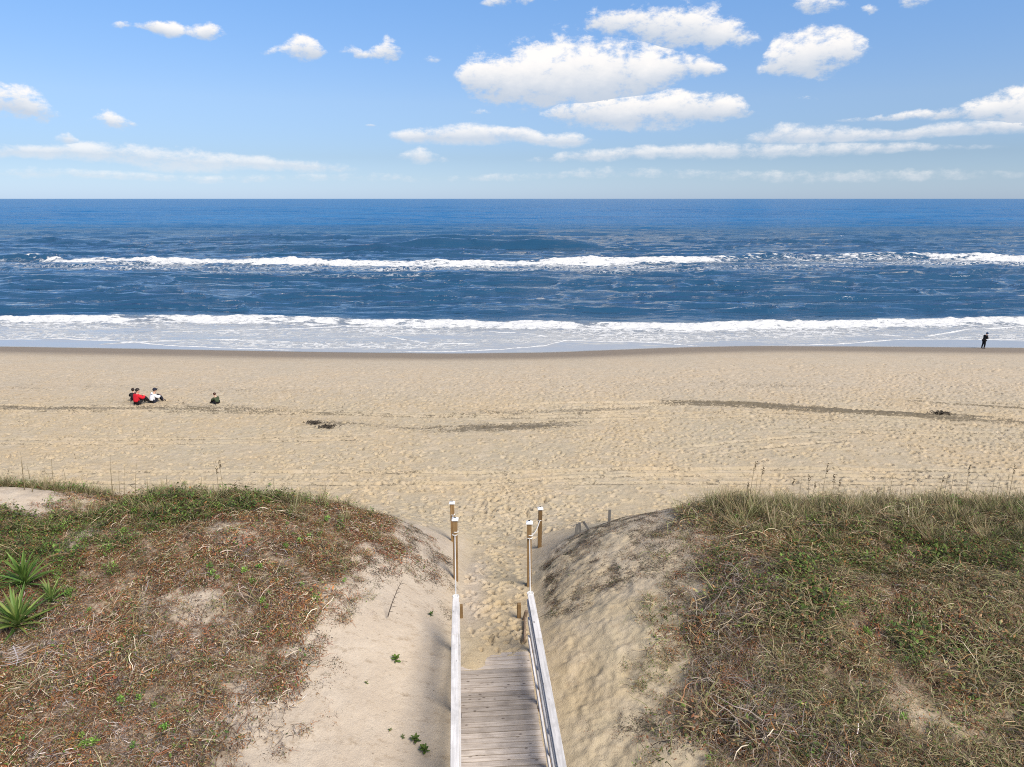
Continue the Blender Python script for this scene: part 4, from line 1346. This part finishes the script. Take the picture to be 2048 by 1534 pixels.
for i, (a, b_) in enumerate(LSP):
    sprig(a, b_, (.62, .8, .55, .95)[i % 4], i, *where_left(a, b_))
RSP = [(1600, 1250), (1735, 1275), (1730, 1268), (1925, 1290), (1930, 1300), (1755, 1075), (1830, 1070), (1790, 1055), (1940, 1062), (1690, 1215), (1885, 1235), (1805, 1445),
       (1415, 1525), (1660, 1220), (1520, 1175), (1555, 1168), (1770, 1440), (1590, 1135), (1640, 1140), (1455, 1180), (1700, 1060), (1985, 1075), (1870, 1500), (1600, 1420)]
for i, (a, b_) in enumerate(RSP):
    sprig(a, b_, (.5, .7, .6, .8)[i % 4], i + 100, *(('light green leafy sprig just below the grassy crest of the right dune', 'green sprigs below the right crest') if b_ < 1100 else ('light green leafy sprig at the bottom of the right thicket', 'green sprigs low in the right thicket') if b_ > 1400 else ('light green leafy sprig in the middle of the right thicket', 'green sprigs in the middle of the right thicket')))

# rust coloured leaf clumps
mbr = MB()
leaves(mbr, random.Random(8), 26, .10, .085, [(.42, .15, .04), (.36, .19, .05), (.45, .25, .07), (.16, .15, .04)], .13, .35)
M_RUST = mbr.mesh('leaves', M_FOL, False, True)
for i, (a, b_, lab) in enumerate(((1655, 1420, 'clump of orange leaves low in the right dune thicket'), (175, 1117, 'small bright orange leaf clump above the yuccas'),
                                  (582, 1112, 'rusty orange leaf clump near the right side of the left dune'), (150, 1492, 'red and green leaf clump at the bottom of the left dune'),
                                  (300, 1360, 'pale orange leaf clump in the grey foot of the left dune'))):
    x, y = at(a, b_)
    o = link('rust_leaves', M_RUST, None, lab, 'leaves', 'rust coloured leaf clumps')
    o.location = (x, y, hz(x, y) + .06)
    o.scale = [(1.0, .5, .8, 1.1, .7)[i]] * 3
    o.rotation_euler = (0, 0, i * 1.3)


def twig(px, py, L, head, label, mat, seed, up=.12):
    x, y = at(px, py)
    r = random.Random(seed)
    mb = MB()
    p, h = Vector((0, 0, 0)), head
    pts = [p.copy()]
    for k in range(8):
        h += r.uniform(-.18, .18)
        p = p + Vector((math.cos(h), math.sin(h), up)) * L / 8
        pts.append(p.copy())
    mb.tube(pts, [.014 * (1 - .09 * k) for k in range(9)], 5)
    for k in range(1, 8):
        for sg in (-1, 1):
            a = h + sg * r.uniform(.5, 1.0)
            q = pts[k]
            l2 = L * r.uniform(.1, .28)
            mb.tube([q, q + Vector((math.cos(a), math.sin(a), r.uniform(0, .4))) * l2 * .5, q + Vector((math.cos(a + .3 * sg), math.sin(a + .3 * sg), r.uniform(.1, .5))) * l2], [.006, .005, .002], 4)
    o = link('dead_branch', mb.mesh('dead_branch', mat), None, label, 'branch')
    o.location = (x, y, hz(x, y) + .08)


M_PALE = plain('bleached_twig', (.46, .41, .40), .85, .2, 30)
M_DKW = plain('dark_twig', (.06, .045, .035), .85, .3, 30)
twig(28, 1300, 1.0, -.75, 'bleached grey dead branch lying below the yuccas', M_PALE, 3)
twig(1535, 1395, .9, .5, 'bleached dead branch in the grey twigs at the left edge of the right thicket', M_PALE, 5)
twig(1560, 1240, .8, .2, 'pale dead branch near the middle of the right dune', M_PALE, 6, .2)
twig(776, 1240, .55, 1.3, 'dark bare sprig standing on the pale sand of the left slope', M_DKW, 7, 1.2)
twig(598, 1326, .4, .05, 'small brown stick at the edge of the left sand slope', M_OLD, 8, .03)
twig(1180, 1130, .5, .4, 'dark bare twig on the sandy face of the right dune', M_DKW, 9, .2)

# sea oats: tall single stalks
M_STALK = plain('sea_oat_straw', (.20, .155, .085), .8, .25, 12)
M_HEAD = plain('sea_oat_head', (.12, .085, .045), .85, .3, 25)


def oat(x, y, hh, lean, head, label, group, seed):
    r = random.Random(seed)
    root = empty('sea_oat', (x, y, hz(x, y)), r.uniform(-.4, .4), label, 'sea oat', group)
    pts = [Vector((lean * hh * t * t, .03 * t, hh * t)) for t in np.linspace(0, 1, 6)]
    link('stem', MB().tube(pts, [.0085, .0075, .007, .006, .005, .003], 4).mesh('stem', M_STALK), root)
    mb = MB()
    for k in range(4):
        a = r.uniform(0, 6.28)
        l2 = hh * r.uniform(.3, .5)
        mb.blade([Vector((math.cos(a) * l2 * .55 * t ** 1.3, math.sin(a) * l2 * .55 * t ** 1.3, l2 * (t - .35 * t * t))) for t in np.linspace(0, 1, 5)], .011, (-math.sin(a), math.cos(a), 0))
    link('blades', mb.mesh('blades', M_STALK), root)
    if head:
        mb = MB()
        for k in range(16):
            t = k / 16
            c = Vector((lean * hh * (.80 + .22 * t) ** 2 + r.uniform(-.02, .03), .03 + r.uniform(-.02, .02), hh * (.80 + .22 * t)))
            e = c + Vector((r.uniform(-.02, .05), r.uniform(-.03, .03), r.uniform(-.05, .03)))
            mb.tube([c, (c + e) / 2, e], [.004, .013, .003], 4)
        link('seed_head', mb.mesh('seed_head', M_HEAD), root)


ORD = ['first', 'second', 'third', 'fourth', 'fifth', 'sixth', 'seventh', 'eighth', 'ninth', 'tenth', 'eleventh', 'twelfth', 'thirteenth', 'fourteenth', 'fifteenth',
       'sixteenth', 'seventeenth', 'eighteenth', 'nineteenth', 'twentieth', 'twenty-first', 'twenty-second', 'twenty-third', 'twenty-fourth']
ro = random.Random(21)
OATS = [(1448, 1003, 0), (1480, 985, 0), (1506, 925, 1), (1523, 935, 1), (1497, 965, 1), (1515, 950, 0), (1590, 960, 1), (1604, 955, 0), (1622, 950, 1), (1628, 965, 1), (1652, 928, 1), (1640, 965, 0),
        (1671, 950, 1), (1680, 960, 1), (1690, 980, 0), (1610, 985, 0), (1755, 975, 1), (1785, 948, 0), (1775, 955, 0), (1805, 962, 0), (1815, 965, 0), (1872, 970, 0), (1885, 955, 1), (1895, 950, 0),
        (1908, 945, 0), (1942, 930, 1), (1955, 965, 0), (1990, 958, 0), (2001, 955, 0), (2030, 930, 1), (2022, 950, 0), (1725, 970, 0), (1700, 990, 0), (1850, 980, 0)]
for i, (a, top, hd) in enumerate(OATS):
    dist = ro.uniform(18.7, 19.9)
    d = ray(a, top)
    t = dist / d[1]
    x = d[0] * t
    hh = max(.5, CAM_Z + d[2] * t - hz(x, dist))
    nth = ORD[sorted(q[0] for q in OATS if q[2] == hd).index(a)]
    lab = ('sea oat with a dark seed head on the right dune crest, %s from the left' if hd else 'thin bare sea oat stalk on the right dune crest, %s bare one from the left') % nth
    oat(x, dist, hh, ro.uniform(-.05, .12), hd, lab, 'sea oats with heads on the right dune' if hd else 'bare sea oat stalks on the right dune', i)
LOATS = [(36, 905), (40, 925), (55, 930), (82, 935), (98, 918), (128, 940), (212, 912), (218, 935), (232, 940), (240, 930), (262, 925), (290, 945), (330, 950), (432, 935), (440, 922), (398, 955), (545, 955), (620, 968), (650, 960)]
for i, (a, top) in enumerate(LOATS):
    dist = ro.uniform(19.0, 20.2)
    d = ray(a, top)
    t = dist / d[1]
    x = d[0] * t
    hh = max(.45, CAM_Z + d[2] * t - hz(x, dist))
    oat(x, dist, hh, ro.uniform(-.06, .12), i in (13, 14), 'thin dry stalk above the crest of the left dune, %s from the left' % ORD[sorted(q[0] for q in LOATS).index(a)], 'dry stalks on the left dune', i + 60)

# seaweed clumps on the wrack line
M_WEED = plain('dry_seaweed', (.045, .036, .026), .9, .4, 9)
for i, (a, b_, sz, lab) in enumerate(((630, 848, .55, 'dark seaweed clump on the sand, upper left of a pair'), (655, 856, .5, 'dark seaweed clump on the sand, lower right of a pair'),
                                      (1880, 829, .6, 'dark seaweed clump beside the tyre track at right'))):
    x, y = at(a, b_)
    mb, r = MB(), random.Random(i)
    for k in range(70):
        h = r.uniform(0, 6.28)
        p = Vector((r.gauss(0, sz * .45), r.gauss(0, sz * .28), r.uniform(0, .08)))
        q = p + Vector((math.cos(h), math.sin(h) * .7, r.uniform(-.1, .25))) * sz * .35
        mb.tube([p, (p + q) / 2 + Vector((0, 0, .05)), q], [.018, .022, .008], 4)
    o = link('seaweed_clump', mb.mesh('seaweed_clump', M_WEED), None, lab, 'seaweed')
    o.location = (x, y, float(ground(x, y)) + .05)


# ------------------------------------------------------------------ people
def cloth(name, c):
    return plain(name, c, .85, .12, 9)


SKIN = plain('skin', (.52, .32, .23), .55, .06, 12)
HAIR = plain('dark_hair', (.022, .014, .010), .5, .3, 60)


def skin_mesh(name, joints, edges, mat, root, parent, sub=2):
    me = bpy.data.meshes.new(name)
    keys = [k_ for k_ in joints if k_ != 'face']
    me.from_pydata([joints[k_][:3] for k_ in keys], [(keys.index(a), keys.index(b_)) for a, b_ in edges], [])
    me.materials.append(mat)
    o = link(name, me, parent)
    me.skin_vertices.new() if hasattr(me.skin_vertices, 'new') and not me.skin_vertices else None
    md = o.modifiers.new('skin', 'SKIN')
    md.use_smooth_shade = True
    if not me.skin_vertices:
        bpy.context.view_layer.objects.active = o
        me.update()
    sv = me.skin_vertices[0].data
    for i, k_ in enumerate(keys):
        sv[i].radius = (joints[k_][3], joints[k_][4] if len(joints[k_]) > 4 else joints[k_][3])
        sv[i].use_root = (k_ == root)
    ss = o.modifiers.new('subsurf', 'SUBSURF')
    ss.levels = ss.render_levels = sub
    return o


def hand(parent, p, d, side, mat):
    """palm and five fingers, slightly curled"""
    p, d = Vector(p), Vector(d).normalized()
    s_ = d.cross(Vector((0, 0, 1)))
    s_ = s_.normalized() if s_.length > .1 else Vector((1, 0, 0))
    u = s_.cross(d)
    mb = MB()
    mb.tube([p - d * .01, p + d * .04, p + d * .085], [.026, .036, .034], 8)
    for k, L in enumerate((.068, .078, .072, .055)):
        b_ = p + d * .08 + s_ * (.027 - .018 * k)
        mb.tube([b_, b_ + d * L * .5 - u * .006, b_ + d * L * .85 - u * .028, b_ + d * L - u * .05], [.0095, .009, .008, .006], 6)
    b_ = p + d * .02 + s_ * side * .03
    mb.tube([b_, b_ + s_ * side * .03 + d * .03, b_ + s_ * side * .035 + d * .062 - u * .012], [.012, .011, .008], 6)
    link('hand', mb.mesh('hand', mat, True), parent)


def person(px, py, face, J, sc, label, top, legs, hair=HAIR, cap=None, shoe=None, hood=False):
    x, y = at(px, py)
    root = empty('person', (x, y, hz(x, y) - .01), face, label, 'person', None)
    root.scale = (sc, sc, sc)
    E = [('pelvis', 'belly'), ('belly', 'chest'), ('chest', 'neck0'), ('neck0', 'neck'), ('neck', 'jaw'), ('jaw', 'brow'), ('brow', 'crown')]
    for s_ in 'lr':
        E += [('pelvis', 'hip' + s_), ('hip' + s_, 'knee' + s_), ('knee' + s_, 'calf' + s_), ('calf' + s_, 'ankle' + s_), ('ankle' + s_, 'toe' + s_),
              ('chest', 'sho' + s_), ('sho' + s_, 'elb' + s_), ('elb' + s_, 'wri' + s_)]
    body = skin_mesh('body', J, E, SKIN, 'pelvis', root)

    def sub(keys, grow):
        return {k_: tuple(J[k_][:3]) + tuple(v + grow for v in J[k_][3:]) for k_ in keys}
    tk = ['pelvis', 'belly', 'chest', 'neck0'] + [a + s_ for s_ in 'lr' for a in ('sho', 'elb', 'wri')]
    tj = sub(tk, .038)
    tj['pelvis'] = tuple(J['pelvis'][:3]) + tuple(v + .06 for v in J['pelvis'][3:])
    skin_mesh('jacket', tj, [e for e in E if e[0] in tk and e[1] in tk], top, 'chest', root)
    lk_ = ['pelvis'] + [a + s_ for s_ in 'lr' for a in ('hip', 'knee', 'calf', 'ankle')]
    lj = sub(lk_, .018)
    skin_mesh('trousers', lj, [e for e in E if e[0] in lk_ and e[1] in lk_], legs, 'pelvis', root)
    br, cr, jw = Vector(J['brow'][:3]), Vector(J['crown'][:3]), Vector(J['jaw'][:3])
    upv = (cr - jw).normalized()
    fw = Vector(J['face'][:3]) if 'face' in J else Vector((0, 1, 0))
    fw = (fw - upv * fw.dot(upv)).normalized()
    rt = fw.cross(upv)
    cen = br - fw * .012 + upv * .03

    def shell(name, rad, lo, mat, front):
        """a cap over the skull that leaves the face open"""
        v, f = [], []
        NA, NB = 20, 9
        for j in range(NB + 1):
            th = math.pi * .5 - (math.pi * .5 + lo) * j / NB
            for i in range(NA):
                ph = 2 * math.pi * i / NA
                fr = max(0, math.cos(ph))
                t2 = max(th, -lo * (1 - fr * front) if j else th)
                v.append(cen + (rt * math.sin(ph) + fw * math.cos(ph) * 1.12) * math.cos(t2) * rad + upv * math.sin(t2) * rad * 1.06)
        for j in range(NB):
            for i in range(NA):
                f.append((j * NA + i, j * NA + (i + 1) % NA, (j + 1) * NA + (i + 1) % NA, (j + 1) * NA + i))
        mb = MB()
        mb.add(v, f)
        return link(name, mb.mesh(name, mat, True), root), mb
    shell('hair', .104, .75, hair, 1.5)
    mb = MB()                                            # nose, ears, eyes, mouth
    for e_, rr in ((br - upv * .05 + fw * .095, .016), (br - upv * .02 + rt * .09, .02), (br - upv * .02 - rt * .09, .02)):
        mb.tube([e_ + upv * rr, e_, e_ - upv * rr], [rr * .5, rr, rr * .6], 6)
    link('face', mb.mesh('face', SKIN, True), root)
    mb = MB()
    for s_ in (-1, 1):
        e_ = br + fw * .088 + rt * s_ * .034 - upv * .012
        mb.tube([e_ - rt * .012, e_, e_ + rt * .012], [.003, .008, .003], 6)
    e_ = br + fw * .085 - upv * .095
    mb.tube([e_ - rt * .024, e_, e_ + rt * .024], [.003, .006, .003], 6)
    link('eyes_and_mouth', mb.mesh('eyes_and_mouth', HAIR, True), root)
    if cap:
        co, _ = shell('cap', .115, .25, cap, .4)
        mb = MB()
        c0 = cen + upv * .045 + fw * .10
        mb.add([c0 - rt * .075, c0 + rt * .075, c0 + rt * .05 + fw * .09 - upv * .015, c0 - rt * .05 + fw * .09 - upv * .015,
                c0 - rt * .075 - upv * .012, c0 + rt * .075 - upv * .012, c0 + rt * .05 + fw * .088 - upv * .026, c0 - rt * .05 + fw * .088 - upv * .026],
               [(0, 1, 2, 3), (7, 6, 5, 4), (3, 2, 6, 7), (0, 3, 7, 4), (1, 5, 6, 2)])
        link('peak', mb.mesh('peak', cap), co)
    if hood:
        n_ = Vector(J['neck0'][:3])
        mb = MB().tube([n_ - rt * .11 - fw * .03, n_ - rt * .07 - fw * .10 + upv * .02, n_ - fw * .12 + upv * .01, n_ + rt * .07 - fw * .10 + upv * .02, n_ + rt * .11 - fw * .03], [.03, .05, .06, .05, .03], 8)
        link('hood', mb.mesh('hood', top, True), root)
    for s_, sg in (('l', -1), ('r', 1)):
        wv, ev = Vector(J['wri' + s_][:3]), Vector(J['elb' + s_][:3])
        hand(root, wv, wv - ev, -sg, SKIN)
        a_, t_ = Vector(J['ankle' + s_][:3]), Vector(J['toe' + s_][:3])
        dv = (t_ - a_)
        mb = MB().tube([a_ - dv * .45 + Vector((0, 0, -.02)), a_ + Vector((0, 0, -.02)), a_.lerp(t_, .6), t_, t_ + dv * .15], [.03, .05, .05, .042, .015], 8)
        link('shoe', mb.mesh('shoe', shoe or M_SHOE, True), root)
    return root


M_SHOE = plain('dark_shoe', (.03, .028, .026), .6, .2, 20)


def seated(kn=.40, spread=.13, lean=.10, turn=0.0, reach=.42):
    fx, fy = math.sin(turn), math.cos(turn)
    J = dict(pelvis=(0, 0, .13, .15, .13), belly=(0, .01, .27, .135, .115), chest=(0, .03 + lean * .3, .43, .155, .12), neck0=(0, .04 + lean * .6, .555, .062), neck=(0, .05 + lean * .8, .60, .055),
             jaw=(fx * .02, .06 + lean, .67, .068, .08), brow=(fx * .03, .07 + lean, .745, .08, .09), crown=(fx * .02, .065 + lean, .83, .05), face=(fx, fy, 0))
    for s_, sg in (('l', -1), ('r', 1)):
        J['hip' + s_] = (sg * .10, .08, .12, .095)
        J['knee' + s_] = (sg * spread, .40, kn, .068)
        J['calf' + s_] = (sg * spread, .50, kn * .58, .060)
        J['ankle' + s_] = (sg * spread * .95, .58, .09, .042)
        J['toe' + s_] = (sg * spread, .71, .045, .036)
        J['sho' + s_] = (sg * .18, .04 + lean * .5, .49, .062)
        J['elb' + s_] = (sg * .235, .20 + lean * .4, .33, .047)
        J['wri' + s_] = (sg * .10, reach, .40, .034)
    return J


RED, WHITE, GREENC = cloth('red_cloth', (.52, .012, .022)), cloth('white_cloth', (.74, .75, .78)), cloth('dark_green_cloth', (.045, .06, .03))
NAVY, BLACKC, PINK = cloth('navy_cloth', (.014, .016, .028)), cloth('black_cloth', (.010, .010, .012)), cloth('beige_cloth', (.34, .24, .20))
BLUECAP = cloth('blue_grey_cap', (.03, .06, .12))
person(274, 810, R(-30), seated(.36, .16, .06, .9), 1.22, 'person in a red jacket and dark trousers sitting on the sand with knees drawn up', RED, BLACKC)
person(269, 802, R(30), seated(.16, .13, .04, -.3, .30), .98, 'dark haired person in dark clothes sitting close beside the red jacket', BLACKC, BLACKC)
person(305, 806, R(-40), seated(.44, .10, .16, .5), 1.12, 'person in a white hooded jacket and dark cap sitting beside the red jacket', WHITE, NAVY, cap=NAVY, hood=True)
person(435, 808, R(62), seated(.36, .08, .16, 0, .40), .86, 'child in a dark green jacket sitting alone on the sand at right of the group', GREENC, BLACKC, hair=plain('brown_hair', (.05, .018, .012), .5, .3, 60))

J = dict(pelvis=(0, 0, .93, .15, .12), belly=(0, .02, 1.08, .14, .11), chest=(0, .07, 1.30, .165, .12), neck0=(0, .11, 1.44, .068), neck=(0, .14, 1.49, .056),
         jaw=(0, .19, 1.545, .068, .08), brow=(0, .215, 1.61, .08, .09), crown=(0, .215, 1.70, .05), face=(0, 1, -.25))
for s_, sg, st in (('l', -1, -.04), ('r', 1, .06)):
    J['hip' + s_] = (sg * .095, .0, .88, .098)
    J['knee' + s_] = (sg * .10, .015 + st * .6, .48, .068)
    J['calf' + s_] = (sg * .10, -.015 + st, .32, .062)
    J['ankle' + s_] = (sg * .10, -.05 + st, .09, .045)
    J['toe' + s_] = (sg * .11, .09 + st, .035, .036)
    J['sho' + s_] = (sg * .185, .09, 1.385, .065)
    J['elb' + s_] = (sg * .23, .12, 1.12, .05)
    J['wri' + s_] = (sg * .08, .33, 1.16, .035)
person(1966, 697, R(-82), J, 1.0, 'person in black standing at the water edge and looking down at the hands', BLACKC, BLACKC, cap=BLUECAP)

# ------------------------------------------------------------------ gulls over the surf
M_GULLG, M_GULLW = plain('gull_grey', (.10, .10, .11), .7, .2, 9), plain('gull_white', (.75, .75, .75), .7, .08, 9)


def gull(px, py, dist, sc, mat, label, rz):
    d = ray(px, py)
    t = dist / d[1]
    root = empty('gull', (d[0] * t, dist, CAM_Z + d[2] * t), rz, label, 'gull')
    root.scale = (sc, sc, sc)
    link('body', MB().tube([(0, -.27, .0), (0, -.16, .0), (0, 0, 0), (0, .12, .01), (0, .19, .03), (0, .25, .03), (0, .31, .02)], [.015, .045, .07, .055, .045, .03, .005], 8).mesh('body', mat, True), root)
    for sg in (-1, 1):
        mb = MB()
        rows = [(0, .10, -.07, .02), (.28, .13, -.05, .14), (.48, .09, -.05, .12), (.70, -.05, -.08, .04)]
        v = []
        for X, f_, b_, z_ in rows:
            v += [(sg * X, f_, z_), (sg * X, b_, z_ + .004), (sg * X, b_, z_ - .008), (sg * X, f_, z_ - .014)]
        f = []
        for i in range(3):
            for k_ in range(4):
                f.append((4 * i + k_, 4 * i + (k_ + 1) % 4, 4 * i + 4 + (k_ + 1) % 4, 4 * i + 4 + k_)[::sg])
        mb.add(v, f)
        link('wing', mb.mesh('wing', mat), root)


gull(869, 523, 150, 1.0, M_GULLG, 'small dark gull flying low over the far white breaker', R(60))
gull(1683, 472, 210, 1.1, M_GULLW, 'small white gull flying low over the open blue water', R(-50))
